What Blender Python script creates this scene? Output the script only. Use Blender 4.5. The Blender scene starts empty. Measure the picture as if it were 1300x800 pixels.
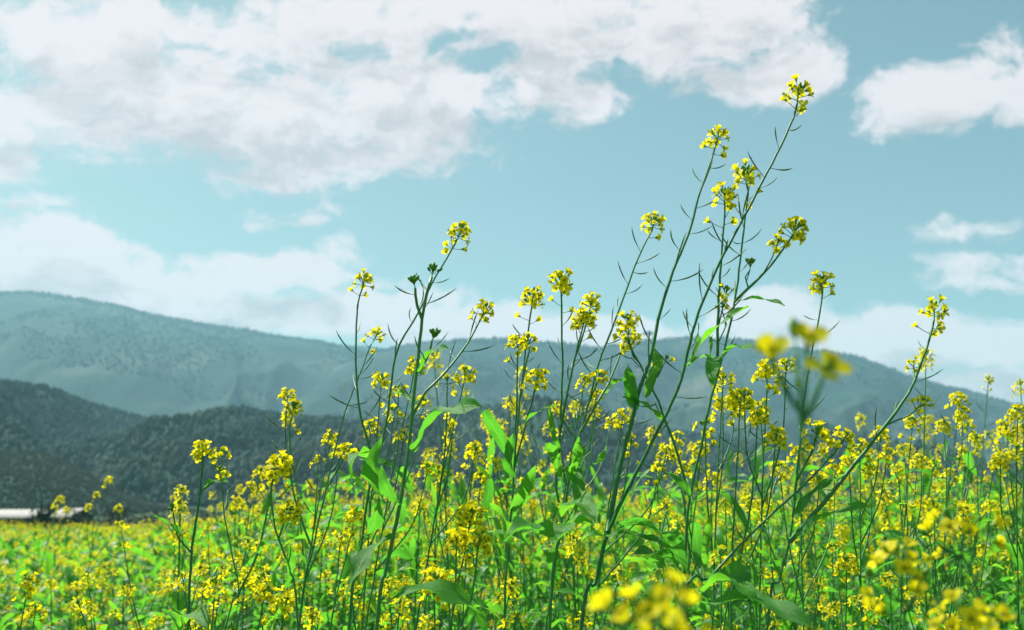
import bpy, math, random
import numpy as np
from mathutils import Matrix, Vector

random.seed(7)
RNG = np.random.default_rng(11)
sc = bpy.context.scene
COL = sc.collection
R = math.radians

# ------------------------------------------------------------------ camera
FPX = 1264.0
CAMZ = 1.05
PITCH = R(11.4)
CP, SP = math.cos(PITCH), math.sin(PITCH)

def ratio(px, py):
    """direction of a photo pixel as (x/y, z/y)"""
    dx = (px - 650.0) / FPX
    dy = (400.0 - py) / FPX
    yy = CP - dy * SP
    return dx / yy, (SP + dy * CP) / yy

def at(px, py, D):
    a, e = ratio(px, py)
    return Vector((a * D, D, CAMZ + e * D))

cam_d = bpy.data.cameras.new('camera')
cam = bpy.data.objects.new('camera', cam_d)
COL.objects.link(cam)
cam.location = (0, 0, CAMZ)
cam.rotation_euler = (R(90) + PITCH, 0, 0)
cam_d.lens = 35.0
cam_d.sensor_width = 36.0
cam_d.clip_start = 0.03
cam_d.clip_end = 30000
cam_d.dof.use_dof = True
cam_d.dof.focus_distance = 1.22
cam_d.dof.aperture_fstop = 8.0
sc.camera = cam

# ------------------------------------------------------------------ materials
def new_mat(name):
    m = bpy.data.materials.new(name)
    m.use_nodes = True
    nt = m.node_tree
    nt.nodes.clear()
    out = nt.nodes.new('ShaderNodeOutputMaterial')
    return m, nt, out

def nd(nt, typ, **kw):
    n = nt.nodes.new(typ)
    for k, v in kw.items():
        if k.startswith('i_'):
            n.inputs[int(k[2:])].default_value = v
        else:
            setattr(n, k, v)
    return n

def ramp(nt, stops, interp='LINEAR'):
    r = nt.nodes.new('ShaderNodeValToRGB')
    r.color_ramp.interpolation = interp
    el = r.color_ramp.elements
    while len(el) < len(stops):
        el.new(0.5)
    for e, (p, c) in zip(el, stops):
        e.position = p
        e.color = (*c, 1)
    return r

def noise(nt, scale, detail=4, rough=0.55, vec=None):
    n = nt.nodes.new('ShaderNodeTexNoise')
    n.inputs['Scale'].default_value = scale
    n.inputs['Detail'].default_value = detail
    n.inputs['Roughness'].default_value = rough
    if vec is not None:
        nt.links.new(vec, n.inputs['Vector'])
    return n

def plant_mat(name, stops, transl, rough=0.45, spec=0.4, tcol=None, nscale=90, veins=False, coat=0.0):
    m, nt, out = new_mat(name)
    L = nt.links.new
    geo = nd(nt, 'ShaderNodeNewGeometry')
    oi = nd(nt, 'ShaderNodeObjectInfo')
    tc = nd(nt, 'ShaderNodeTexCoord')
    nz = noise(nt, nscale, 3, 0.6, tc.outputs['Object'])
    s1 = nd(nt, 'ShaderNodeMath', operation='MULTIPLY', i_1=0.55)
    L(nz.outputs['Fac'], s1.inputs[0])
    s2 = nd(nt, 'ShaderNodeMath', operation='MULTIPLY_ADD', i_1=0.35)
    L(geo.outputs['Random Per Island'], s2.inputs[0]); L(s1.outputs[0], s2.inputs[2])
    s3 = nd(nt, 'ShaderNodeMath', operation='MULTIPLY_ADD', i_1=0.25)
    L(oi.outputs['Random'], s3.inputs[0]); L(s2.outputs[0], s3.inputs[2])
    r = ramp(nt, stops)
    L(s3.outputs[0], r.inputs[0])
    col = r.outputs[0]
    bump = None
    if veins:
        uv = nd(nt, 'ShaderNodeUVMap')
        sx = nd(nt, 'ShaderNodeSeparateXYZ')
        L(uv.outputs[0], sx.inputs[0])
        ab = nd(nt, 'ShaderNodeMath', operation='SUBTRACT', i_1=0.5)
        L(sx.outputs['X'], ab.inputs[0])
        ab2 = nd(nt, 'ShaderNodeMath', operation='ABSOLUTE'); L(ab.outputs[0], ab2.inputs[0])
        mid = nd(nt, 'ShaderNodeMapRange'); mid.inputs['From Min'].default_value = 0.0
        mid.inputs['From Max'].default_value = 0.06; mid.inputs['To Min'].default_value = 1.0; mid.inputs['To Max'].default_value = 0.0
        L(ab2.outputs[0], mid.inputs['Value'])
        # side veins: lines of v - k*|u|
        k1 = nd(nt, 'ShaderNodeMath', operation='MULTIPLY_ADD', i_1=-0.55); L(ab2.outputs[0], k1.inputs[0]); L(sx.outputs['Y'], k1.inputs[2])
        k2 = nd(nt, 'ShaderNodeMath', operation='MULTIPLY', i_1=11.0); L(k1.outputs[0], k2.inputs[0])
        k3 = nd(nt, 'ShaderNodeMath', operation='FRACT'); L(k2.outputs[0], k3.inputs[0])
        k4 = nd(nt, 'ShaderNodeMath', operation='PINGPONG', i_1=0.5); L(k3.outputs[0], k4.inputs[0])
        k5 = nd(nt, 'ShaderNodeMapRange'); k5.inputs['From Max'].default_value = 0.09
        k5.inputs['To Min'].default_value = 0.5; k5.inputs['To Max'].default_value = 0.0
        L(k4.outputs[0], k5.inputs['Value'])
        mx = nd(nt, 'ShaderNodeMath', operation='MAXIMUM'); L(mid.outputs[0], mx.inputs[0]); L(k5.outputs[0], mx.inputs[1])
        mf = nd(nt, 'ShaderNodeMath', operation='MULTIPLY', i_1=0.5); L(mx.outputs[0], mf.inputs[0])
        mix = nd(nt, 'ShaderNodeMix', data_type='RGBA')
        L(mf.outputs[0], mix.inputs[0]); L(col, mix.inputs[6]); mix.inputs[7].default_value = (0.20, 0.36, 0.10, 1)
        col = mix.outputs[2]
        bump = nd(nt, 'ShaderNodeBump'); bump.inputs['Strength'].default_value = 0.35; bump.inputs['Distance'].default_value = 0.002
        nz2 = noise(nt, 260, 2, 0.5, tc.outputs['Object'])
        ad = nd(nt, 'ShaderNodeMath', operation='MULTIPLY_ADD', i_1=-0.7); L(mx.outputs[0], ad.inputs[0]); L(nz2.outputs['Fac'], ad.inputs[2])
        L(ad.outputs[0], bump.inputs['Height'])
    p = nd(nt, 'ShaderNodeBsdfPrincipled')
    L(col, p.inputs['Base Color'])
    p.inputs['Roughness'].default_value = rough
    p.inputs['Specular IOR Level'].default_value = spec
    if coat:
        p.inputs['Coat Weight'].default_value = coat
        p.inputs['Coat Roughness'].default_value = 0.35
    if bump:
        L(bump.outputs[0], p.inputs['Normal'])
    if transl > 0:
        t = nd(nt, 'ShaderNodeBsdfTranslucent')
        tm = nd(nt, 'ShaderNodeMix', data_type='RGBA', blend_type='MULTIPLY')
        tm.inputs[0].default_value = 1.0
        L(col, tm.inputs[6]); tm.inputs[7].default_value = (*(tcol or (1, 1, 1)), 1)
        L(tm.outputs[2], t.inputs['Color'])
        ms = nd(nt, 'ShaderNodeMixShader', i_0=transl)
        L(p.outputs[0], ms.inputs[1]); L(t.outputs[0], ms.inputs[2])
        L(ms.outputs[0], out.inputs[0])
    else:
        L(p.outputs[0], out.inputs[0])
    return m

M_STEM = plant_mat('stem_green', [(0.2, (0.026, 0.165, 0.06)), (0.5, (0.05, 0.27, 0.065)), (0.75, (0.10, 0.34, 0.075)), (0.95, (0.15, 0.27, 0.09))], 0.3, 0.42, 0.5, nscale=60)
M_LEAF = plant_mat('leaf_green', [(0.15, (0.032, 0.19, 0.045)), (0.5, (0.058, 0.29, 0.045)), (0.72, (0.10, 0.37, 0.04)), (0.9, (0.24, 0.40, 0.06))], 0.6, 0.42, 0.4, (1.6, 1.45, 0.6), 40, True)
M_PETAL = plant_mat('petal_yellow', [(0.1, (0.83, 0.65, 0.005)), (0.5, (0.87, 0.74, 0.008)), (0.9, (0.90, 0.81, 0.025))], 0.6, 0.55, 0.2, (1.02, 1.05, 0.8), 200)
M_BUD = plant_mat('bud_green', [(0.1, (0.04, 0.23, 0.03)), (0.5, (0.10, 0.34, 0.03)), (0.9, (0.32, 0.45, 0.03))], 0.2, 0.5, 0.4, nscale=120)
M_POD = plant_mat('pod_green', [(0.1, (0.04, 0.15, 0.055)), (0.5, (0.08, 0.21, 0.07)), (0.9, (0.18, 0.24, 0.09))], 0.1, 0.45, 0.45, nscale=80)
MATS = [M_STEM, M_LEAF, M_PETAL, M_BUD, M_POD]
STEM, LEAF, PETAL, BUD, POD = range(5)

# ------------------------------------------------------------------ mesh builder
class MB:
    """verts, faces, uvs and material slots of ONE mesh"""
    def __init__(s):
        s.V = []; s.nv = 0
        s.loops = []; s.counts = []; s.mats = []; s.uvs = []
    def add(s, verts, faces, mat=0, uv=None):
        verts = np.asarray(verts, dtype=np.float64).reshape(-1, 3)
        lo = np.array([i for f in faces for i in f], dtype=np.int64)
        s.V.append(verts)
        s.loops.append(lo + s.nv)
        s.counts.append(np.array([len(f) for f in faces], dtype=np.int64))
        s.mats.append(np.full(len(faces), mat, dtype=np.int64))
        s.uvs.append(np.asarray(uv, dtype=np.float64)[lo] if uv is not None else np.zeros((len(lo), 2)))
        s.nv += len(verts)
    def arrays(s):
        return (np.concatenate(s.V), np.concatenate(s.loops), np.concatenate(s.counts), np.concatenate(s.mats), np.concatenate(s.uvs))
    def add_arrays(s, A, M=None):
        V, lo, co, ma, uv = A
        if M is not None:
            m = np.array(M)
            V = V @ m[:3, :3].T + m[:3, 3]
        s.V.append(V); s.loops.append(lo + s.nv); s.counts.append(co); s.mats.append(ma); s.uvs.append(uv)
        s.nv += len(V)
    def add_many(s, A, Ms):
        """many transformed copies at once; Ms: n x 4 x 4"""
        V, lo, co, ma, uv = A
        Ms = np.asarray(Ms)
        n = len(Ms)
        if n == 0: return
        VV = np.einsum('nij,vj->nvi', Ms[:, :3, :3], V) + Ms[:, None, :3, 3]
        off = (np.arange(n) * len(V))[:, None] + s.nv
        s.V.append(VV.reshape(-1, 3)); s.loops.append((lo[None, :] + off).reshape(-1))
        s.counts.append(np.tile(co, n)); s.mats.append(np.tile(ma, n)); s.uvs.append(np.tile(uv, (n, 1)))
        s.nv += n * len(V)
    def mesh(s, name, mats, smooth=True):
        V, lo, co, ma, uv = s.arrays()
        used = np.unique(ma)
        remap = np.zeros(int(used.max()) + 1, dtype=np.int64)
        for k, u in enumerate(used): remap[u] = k
        me = bpy.data.meshes.new(name)
        me.vertices.add(len(V)); me.vertices.foreach_set('co', V.astype(np.float32).ravel())
        me.loops.add(len(lo)); me.loops.foreach_set('vertex_index', lo.astype(np.int32))
        me.polygons.add(len(co))
        st = np.concatenate([[0], np.cumsum(co)[:-1]])
        me.polygons.foreach_set('loop_start', st.astype(np.int32))
        me.polygons.foreach_set('material_index', remap[ma].astype(np.int32))
        if smooth: me.polygons.foreach_set('use_smooth', np.ones(len(co), dtype=bool))
        ul = me.uv_layers.new(name='UVMap')
        ul.data.foreach_set('uv', uv.astype(np.float32).ravel())
        for u in used: me.materials.append(mats[u])
        me.update(calc_edges=True)
        return me

def link(name, data, parent=None, M=None):
    o = bpy.data.objects.new(name, data)
    COL.objects.link(o)
    if parent is not None: o.parent = parent
    if M is not None: o.matrix_local = M
    return o

def thing(name, label, cat, group=None, M=None, data=None):
    o = link(name, data, None, M)
    o['label'] = label; o['category'] = cat
    if group: o['group'] = group
    return o

def frame(z, hint=Vector((0.31, 0.22, 0.9))):
    """3x3 with +Z along z"""
    z = Vector(z).normalized()
    x = hint.cross(z)
    if x.length < 1e-4: x = Vector((1, 0, 0)).cross(z)
    x.normalize()
    y = z.cross(x)
    return Matrix((x, y, z)).transposed()

def mat4(rot3, loc, s=1.0):
    m = (rot3 * s).to_4x4()
    m.translation = loc
    return m

def catmull(P, step):
    P = [Vector(p) for p in P]
    Q = [P[0] * 2 - P[1]] + P + [P[-1] * 2 - P[-2]]
    out = []
    for i in range(len(P) - 1):
        p0, p1, p2, p3 = Q[i:i + 4]
        n = max(1, int((p2 - p1).length / step))
        for k in range(n):
            t = k / n
            out.append(0.5 * ((2 * p1) + (p2 - p0) * t + (2 * p0 - 5 * p1 + 4 * p2 - p3) * t * t + (3 * p1 - p0 - 3 * p2 + p3) * t ** 3))
    out.append(P[-1].copy())
    return out

def add_tube(mb, pts, radii, sides, mat):
    n = len(pts)
    V = []; uv = []
    x = None
    for i, p in enumerate(pts):
        t = (pts[min(i + 1, n - 1)] - pts[max(i - 1, 0)])
        if t.length < 1e-9: t = Vector((0, 0, 1))
        t.normalize()
        if x is None:
            x = t.orthogonal().normalized()
        x = (x - t * x.dot(t))
        if x.length < 1e-6: x = t.orthogonal()
        x.normalize(); y = t.cross(x)
        r = radii[i] if hasattr(radii, '__len__') else radii
        for k in range(sides):
            a = 2 * math.pi * k / sides
            V.append(p + (x * math.cos(a) + y * math.sin(a)) * r)
            uv.append((k / sides, i / n))
    F = []
    for i in range(n - 1):
        for k in range(sides):
            k2 = (k + 1) % sides
            F.append((i * sides + k, i * sides + k2, (i + 1) * sides + k2, (i + 1) * sides + k))
    if sides > 3:
        F.append(tuple((n - 1) * sides + k for k in range(sides)))
    mb.add([tuple(v) for v in V], F, mat, uv)

# ------------------------------------------------------------------ flower pieces
def add_petal(mb, az, L, W, lift, curl, seg=4):
    """one clawed petal leaving the axis; lift = angle above the horizontal of the limb"""
    ca, sa = math.cos(az), math.sin(az)
    prof = [(0.0, 0.10, 75), (0.28, 0.14, 70), (0.5, 0.75, lift), (0.78, 1.0, lift - curl * .5), (1.0, 0.55, lift - curl)] if seg >= 4 else \
           [(0.0, 0.10, 72), (0.4, 0.55, lift), (1.0, 0.8, lift - curl)]
    r = 0.0; z = 0.0; pt = 0.0
    V = []; uv = []
    for i, (t, w, ang) in enumerate(prof):
        if i:
            d = (t - pt) * L
            r += math.cos(R(ang)) * d; z += math.sin(R(ang)) * d
        pt = t
        for s in (-1, 0, 1):
            y = s * w * W / 2
            rr = r + (0.02 * L if (s == 0 and t == 1.0) else 0)
            zz = z + (abs(s) * 0.10 * W * w)
            V.append((ca * rr - sa * y, sa * rr + ca * y, zz)); uv.append((s * .5 + .5, t))
    F = []
    for i in range(len(prof) - 1):
        for k in range(2):
            a = i * 3 + k
            F.append((a, a + 1, a + 4, a + 3))
    mb.add(V, F, PETAL, uv)

def add_bud(mb, L, Rr, mat=BUD, M=None, sides=6):
    rings = [(0, .35), (.25, .9), (.55, 1.0), (.82, .7), (1.0, .15)]
    V = []; F = []
    for t, w in rings:
        for k in range(sides):
            a = 2 * math.pi * k / sides
            v = Vector((math.cos(a) * Rr * w, math.sin(a) * Rr * w, t * L))
            V.append(tuple(M @ v) if M is not None else tuple(v))
    for i in range(len(rings) - 1):
        for k in range(sides):
            k2 = (k + 1) % sides
            F.append((i * sides + k, i * sides + k2, (i + 1) * sides + k2, (i + 1) * sides + k))
    F.append(tuple((len(rings) - 1) * sides + k for k in range(sides)))
    mb.add(V, F, mat)

def floret(kind, seed):
    rg = random.Random(seed)
    mb = MB()
    L = 0.0092 * rg.uniform(.93, 1.08); W = 0.0060 * rg.uniform(.92, 1.1)
    lift = {'open': 22, 'half': 52, 'closing': 66, 'flat': 8}[kind]
    a0 = rg.uniform(0, 6.28)
    for k in range(4):
        add_petal(mb, a0 + k * math.pi / 2 + rg.uniform(-.18, .18), L, W, lift + rg.uniform(-10, 10), 30 * rg.uniform(.4, 1.2))
    for k in range(4):       # sepals
        a = a0 + (k + .5) * math.pi / 2
        ls = 0.0052
        d = Vector((math.cos(a), math.sin(a), 0)); side = Vector((-math.sin(a), math.cos(a), 0))
        el = R(58)
        tip = d * math.cos(el) * ls + Vector((0, 0, math.sin(el) * ls))
        b = d * .0006; m_ = tip * .55 + d * .0004
        V = [b - side * .0004, b + side * .0004, m_ + side * .0008, tip, m_ - side * .0008]
        mb.add([tuple(v) for v in V], [(0, 1, 2, 3, 4)], BUD)
    for k in range(6):       # stamens and the green pistil
        a = a0 + k * math.pi / 3
        d = Vector((math.cos(a) * .0012, math.sin(a) * .0012, .0062))
        add_bud(mb, .0016, .00045, PETAL, mat4(Matrix.Identity(3), d), 4)
        add_tube(mb, [Vector((d.x * .4, d.y * .4, 0)), d], .00018, 3, BUD)
    add_tube(mb, [Vector((0, 0, 0)), Vector((0, 0, .0072))], [.0005, .0004], 4, BUD)
    return mb.arrays()

FLORETS = [floret('open', 1), floret('open', 2), floret('half', 3), floret('half', 4), floret('flat', 5), floret('closing', 6)]
def mesh_of(A, name):
    m = MB(); m.add_arrays(A); return m.mesh(name, MATS)
FLORET_ME = [mesh_of(A, 'flower') for A in FLORETS]

def floret_lo(seed, npet=4):
    rg = random.Random(seed); mb = MB()
    a0 = rg.uniform(0, 6.28)
    for k in range(4):
        add_petal(mb, a0 + k * math.pi / 2 + rg.uniform(-.15, .15), .0086, .0054, rg.uniform(10, 55), 20, 2)
    return mb.arrays()
FLO = [floret_lo(i) for i in range(6)]

def pod_arrays(seed, sides=5, L=None):
    """pedicel at the origin heading +Z leaning to +X, then the slim pod curving up"""
    rg = random.Random(seed); mb = MB()
    Lp = rg.uniform(.008, .013); L = L or rg.uniform(.016, .033)
    a = R(rg.uniform(55, 75)); a2 = a - R(rg.uniform(15, 45))
    pts = [Vector((0, 0, 0))]
    p = Vector((0, 0, 0)); n1, n2 = 3, 6
    for i in range(n1):
        p = p + Vector((math.sin(a), 0, math.cos(a))) * Lp / n1; pts.append(p.copy())
    for i in range(n2):
        ang = a + (a2 - a) * (i + 1) / n2
        p = p + Vector((math.sin(ang), 0, math.cos(ang))) * L / n2; pts.append(p.copy())
    rad = [.00035] * 3 + [.0005] + [.00070, .00085, .00075, .00085, .0005, .00025]
    add_tube(mb, pts, rad[:len(pts)], sides, POD)
    return mb.arrays()
PODS = [pod_arrays(40 + i) for i in range(6)]
POD_ME = [mesh_of(A, 'seed_pod') for A in PODS]

def leaf_arrays(seed, ratio_w=.26, sag=60, fold=.25, wav=.05, nl=12, nw=4, twist=0, serr=.0):
    """unit-length leaf along +X, top side up; origin at the clasping base"""
    rg = random.Random(seed)
    ang = R(20 + sag * .35); x = z = 0.0
    V = []; uv = []
    ph = rg.uniform(0, 6.28); ph2 = rg.uniform(0, 6.28)
    for i in range(nl + 1):
        t = i / nl
        if i:
            a = ang - R(sag) * t ** 1.3
            x += math.cos(a) / nl; z += math.sin(a) / nl
        w = ratio_w * .5 * (0.16 + 1.25 * (t ** .75)) * max(0.0, 1 - t ** 2.2) ** .9 * 1.35
        w *= 1 + serr * math.sin(t * 40 + ph)
        tw = R(twist) * t
        for k in range(nw + 1):
            s = (k / nw) * 2 - 1
            y = s * w
            zz = fold * abs(s) * w + wav * abs(s) * math.sin(t * 11 + ph + (s > 0) * 2.1) * (0.3 + w) * .6 + wav * .35 * math.sin(t * 19 + ph2 + s * 2)  * w * 2
            yy = y * math.cos(tw) - zz * math.sin(tw); z2 = y * math.sin(tw) + zz * math.cos(tw)
            V.append((x, yy, z + z2)); uv.append((s * .5 + .5, t))
    F = []
    for i in range(nl):
        for k in range(nw):
            a = i * (nw + 1) + k
            F.append((a, a + 1, a + nw + 2, a + nw + 1))
    mb = MB(); mb.add(V, F, LEAF, uv)
    return mb.arrays(), Vector((x, 0, z))

LEAVES = [leaf_arrays(60 + i, rw, sg, fo, .17, 16, 4, tw, .07) for i, (rw, sg, fo, tw) in enumerate(
    [(.19, 55, .35, 14), (.16, 85, .3, -30), (.22, 70, .25, 25), (.13, 35, .5, 0), (.25, 95, .2, -18), (.15, 110, .4, 34), (.20, 20, .45, -14)])]
LEAF_ME = [mesh_of(A, 'leaf') for A, _ in LEAVES]

def leaf_matrix(k, base, tip, hint=None):
    A, tv = LEAVES[k]
    d = tip - base
    x = d.normalized()
    h = Vector(hint) if hint is not None else Vector((0, 0, 1))
    y = h.cross(x)
    if y.length < 1e-3: y = Vector((0, 1, 0)).cross(x)
    y.normalize(); z = x.cross(y)
    B = Matrix((x, y, z)).transposed()
    rot = Matrix.Rotation(math.atan2(tv.z, tv.x), 3, 'Y')
    return mat4(B @ rot, base, d.length / tv.length)

# ------------------------------------------------------------------ heads and stems
def head_layout(rg, n, b, s, stray):
    """florets and buds of one raceme tip: list of (kind, attach distance below tip, unit dir in head frame, pedicel length, index)"""
    out = []
    a = rg.uniform(0, 6.28)
    for i in range(b):
        pol = R(rg.uniform(4, 50)) if i else R(3)
        a += 2.4
        out.append(('bud', rg.uniform(-.001, .003) * s, pol, a, rg.uniform(.004, .0075) * s, rg.uniform(.75, 1.15)))
    for i in range(n):
        t = (i + .5) / n
        pol = R(36 + 58 * t + rg.uniform(-14, 14))
        a += 2.4 + rg.uniform(-.3, .3)
        out.append(('flower', (.001 + .012 * t) * s, pol, a, rg.uniform(.0085, .0135) * s, t))
    for i in range(stray):
        a += 2.0
        out.append(('stray', rg.uniform(.022, .048) * s, R(rg.uniform(55, 80)), a, rg.uniform(.011, .017) * s, 1))
    return out

def head_geometry(rg, pts, n, b, s, stray, lo=False):
    """pedicel+bud mesh arrays and floret matrices in the space of pts (stem polyline, tip last)"""
    tip = pts[-1]
    k = max(0, len(pts) - 4)
    ax = (tip - pts[k]).normalized()
    # the raceme's axis bends back towards upright
    ax = (ax + Vector((0, 0, .25))).normalized()
    F3 = frame(ax)
    mb = MB(); fl = []
    def below(d):
        acc = 0
        for i in range(len(pts) - 1, 0, -1):
            l = (pts[i] - pts[i - 1]).length
            if acc + l >= d:
                return pts[i].lerp(pts[i - 1], (d - acc) / max(l, 1e-9))
            acc += l
        return pts[0].copy()
    tip2 = tip + ax * .006 * s
    add_tube(mb, [below(.05 * s), below(.035 * s), below(.018 * s), tip, tip2], [.0005, .0006, .0007, .0009, .0006], 3 if lo else 4, STEM)
    if n == 1 and b == 0 and not lo:      # a single bloom at the end of its own stalk
        fl.append((rg.choice([2, 3, 0]), mat4(frame((ax + Vector((0, -1.2, .1))).normalized()), tip, s)))
        return mb, fl
    for kind, d, pol, az, pl, v in head_layout(rg, n, b, s, stray):
        o = below(d - .006 * s) if d > .006 * s else tip.lerp(tip2, 1 - max(d, 0) / (.006 * s))
        dr = F3 @ Vector((math.sin(pol) * math.cos(az), math.sin(pol) * math.sin(az), math.cos(pol)))
        up = (dr + Vector((0, 0, .25))).normalized()
        e = o + (dr * .6 + up * .4) * pl
        add_tube(mb, [o, o.lerp(e, .5) + Vector((0, 0, -.0004)), e], [.0005, .0004, .00045], 3 if lo else 4, BUD if kind == 'bud' else STEM)
        if kind == 'bud':
            add_bud(mb, .0070 * v * s, .0019 * v * s, BUD, mat4(frame(dr), e), 3 if lo else 6)
        else:
            if kind == 'stray': ki = rg.choice([2, 3, 5])
            elif v < .35: ki = rg.choice([2, 3, 2, 5])
            else: ki = rg.choice([0, 1, 2, 4, 0, 3])
            sc_ = s * rg.uniform(.9, 1.12)
            rot = frame(up, Vector((rg.uniform(-1, 1), rg.uniform(-1, 1), rg.uniform(-1, 1))).normalized())
            fl.append((ki, mat4(rot, e, sc_)))
    return mb, fl

def pod_positions(rg, pts, start, length, gap, s=1.0):
    out = []; acc = 0; nxt = start; a = rg.uniform(0, 6.28)
    for i in range(len(pts) - 1, 0, -1):
        l = (pts[i] - pts[i - 1]).length
        while acc + l >= nxt:
            p = pts[i].lerp(pts[i - 1], (nxt - acc) / l)
            ax = (pts[i] - pts[i - 1]).normalized()
            a += 2.4 + rg.uniform(-.5, .5)
            B = frame(ax) @ Matrix.Rotation(a, 3, 'Z')
            out.append((rg.randrange(len(PODS)), mat4(B, p, s * rg.uniform(.75, 1.25))))
            nxt += gap * rg.uniform(.7, 2.1)
            if nxt > start + length: return out
        acc += l
    return out

def ground_z(x, y):
    return 0.0

G_HERO = 'tall mustard plants standing above the field'

class Plant:
    """one hero plant: main stem, branches, leaves, heads, pods"""
    def __init__(s, label, seed, group=G_HERO):
        s.rg = random.Random(seed)
        s.root = None; s.label = label; s.group = group
        s.paths = []; s.npods = 0
    def _root(s, base):
        s.root = thing('mustard_plant', s.label, 'plant', s.group, Matrix.Translation(base))
        s.base = base.copy()
    def stem(s, px, d, r=(.0036, .0011), parent=None, head=None, pods=0, gap=.013, podstart=.05, lean=None):
        """px: photo points from low to high; d: (depth low, depth high)"""
        n = len(px)
        P = [at(x, y, d[0] + (d[1] - d[0]) * i / (n - 1)) for i, (x, y) in enumerate(px)]
        return s.stem3(P, r, parent, head, pods, gap, podstart)
    def stem3(s, P, r=(.0036, .0011), parent=None, head=None, pods=0, gap=.013, podstart=.05):
        rg = s.rg
        if parent is not None:
            q = s.paths[parent]
            j = min(range(len(q)), key=lambda i: (q[i] - P[0]).length)
            P = [q[j].copy()] + P[1:]
        elif P[0].z > .02:
            dv = (P[0] - P[1]); dv.normalize()
            h = P[0].z
            mid = P[0] + Vector((dv.x * .35, dv.y * .35, -1)) * h * .45
            end = Vector((P[0].x + dv.x * .22 * h, P[0].y + dv.y * .22 * h, 0))
            P = [end, mid] + P
        if s.root is None: s._root(Vector((P[0].x, P[0].y, 0)))
        path = catmull(P, .012)
        # slight irregular bends at the nodes
        for i, p in enumerate(path[1:-1]):
            path[i + 1] = p + Vector((rg.uniform(-1, 1), rg.uniform(-1, 1), 0)) * .0005
        loc = [p - s.base for p in path]
        m = len(loc)
        rad = [r[0] + (r[1] - r[0]) * (i / (m - 1)) ** .8 for i in range(m)]
        mb = MB(); add_tube(mb, loc, rad, 8, STEM)
        link('stem' if parent is None else 'branch', mb.mesh('stem', MATS), s.root)
        s.paths.append(path)
        if head:
            s.head(loc, **head)
        if pods:
            for k, M in pod_positions(rg, loc, podstart, pods, gap):
                if s.npods < 95:
                    link('seed_pod', POD_ME[k], s.root, M); s.npods += 1
        return len(s.paths) - 1
    def head(s, loc, n=12, b=7, s_=1.0, stray=2):
        n += 2 if n > 4 else 0
        mb, fl = head_geometry(s.rg, loc, n, b, s_, stray)
        h = link('flower_head', mb.mesh('flower_head', MATS), s.root)
        for k, M in fl:
            link('flower', FLORET_ME[k], h, M)
    def leaf(s, base, tip, d, k=None, hint=(0, -.5, 1)):
        b = at(*base, d[0]); t = at(*tip, d[1])
        s.leaf3(b, t, k, hint)
    def leaf3(s, b, t, k=None, hint=(0, -.3, 1)):
        k = s.rg.randrange(len(LEAVES)) if k is None else k
        M = leaf_matrix(k, b - s.base, t - s.base, hint)
        link('leaf', LEAF_ME[k], s.root, M)
    def auto_leaves(s, i, zs, size=(.06, .12)):
        q = s.paths[i]
        for z in zs:
            if z > .86: continue
            p = min(q, key=lambda v: abs(v.z - z))
            a = s.rg.uniform(0, 6.28); L = s.rg.uniform(*size) * .66
            up = s.rg.uniform(.1, 1.0)
            s.leaf3(p, p + Vector((math.cos(a) * L, math.sin(a) * L, up * L * .8)))

H = lambda n=12, b=7, s_=1.0, stray=2: dict(n=n, b=b, s_=s_, stray=stray)

# ---- the tallest pair of stalks, leaning right
p = Plant('tallest mustard plant, its long stalk leaning right high above all the others', 1)
a = p.stem([(738, 798), (756, 740), (772, 676), (800, 616), (832, 552), (848, 522), (866, 480), (873, 447), (887, 396), (914, 333), (950, 265), (985, 198), (1007, 150), (1013, 122)], (1.10, 1.15), (.0041, .0012), None, H(9, 8, 1.05, 3), .42, .014)
b = p.stem([(772, 676), (776, 652), (788, 588), (801, 538), (813, 492), (827, 450), (836, 405), (854, 345), (873, 300), (890, 240), (906, 195), (911, 176)], (1.11, 1.22), (.0032, .0010), a, H(12, 6, .9, 3), .36, .013)
p.leaf((872, 465), (951, 390), (1.13, 1.08), 3, (-.6, -.3, 1))
p.leaf((872, 463), (906, 455), (1.13, 1.17), 3, (0, -.4, 1))
p.leaf((876, 455), (886, 410), (1.13, 1.13), 3, (.8, -.6, .2))
p.leaf((808, 520), (798, 462), (1.16, 1.13), 4, (-.3, -1, .2))
p.leaf((818, 505), (833, 440), (1.16, 1.20), 6, (.7, -.5, .4))
p.leaf((770, 680), (842, 692), (1.10, 1.05), 3, (.2, -.6, 1))
p.auto_leaves(a, [.9, .8, .7, .62, .55, .45, .35], (.10, .16))
# ---- the two-headed stalk right of it
p = Plant('dark mustard stalk with two close heads and a curled leaf, just behind the tallest stalk', 2)
d_ = p.stem([(869, 800), (870, 700), (876, 632), (892, 560), (896, 537), (903, 504), (911, 477), (920, 441), (933, 383), (940, 330), (946, 280), (950, 240), (946, 228)], (1.15, 1.17), (.0042, .0010), None, H(9, 9, 1.0, 2), .2, .016)
c_ = p.stem([(908, 480), (911, 447), (911, 420), (914, 351), (918, 300), (920, 270), (920, 255)], (1.16, 1.14), (.0021, .0009), d_, H(8, 8, 1.0, 3), .14, .016)
p.stem([(933, 383), (950, 366), (970, 347), (987, 326), (1000, 309), (1008, 296)], (1.165, 1.13), (.0018, .0010), d_, H(11, 6, .95, 1), 0)
p.stem([(972, 346), (980, 328), (985, 315)], (1.15, 1.13), (.0009, .0007), 2, H(6, 5, .75, 0), 0)
p.stem([(950, 366), (946, 352), (952, 343)], (1.16, 1.16), (.0010, .0007), 2, H(0, 9, .9, 0), 0)
p.stem([(909, 424), (916, 398), (921, 376)], (1.15, 1.15), (.0010, .0007), c_, H(4, 6, .75, 0), 0)
p.stem([(911, 434), (922, 412), (917, 396)], (1.15, 1.17), (.0010, .0007), c_, H(3, 6, .7, 0), 0)
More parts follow.
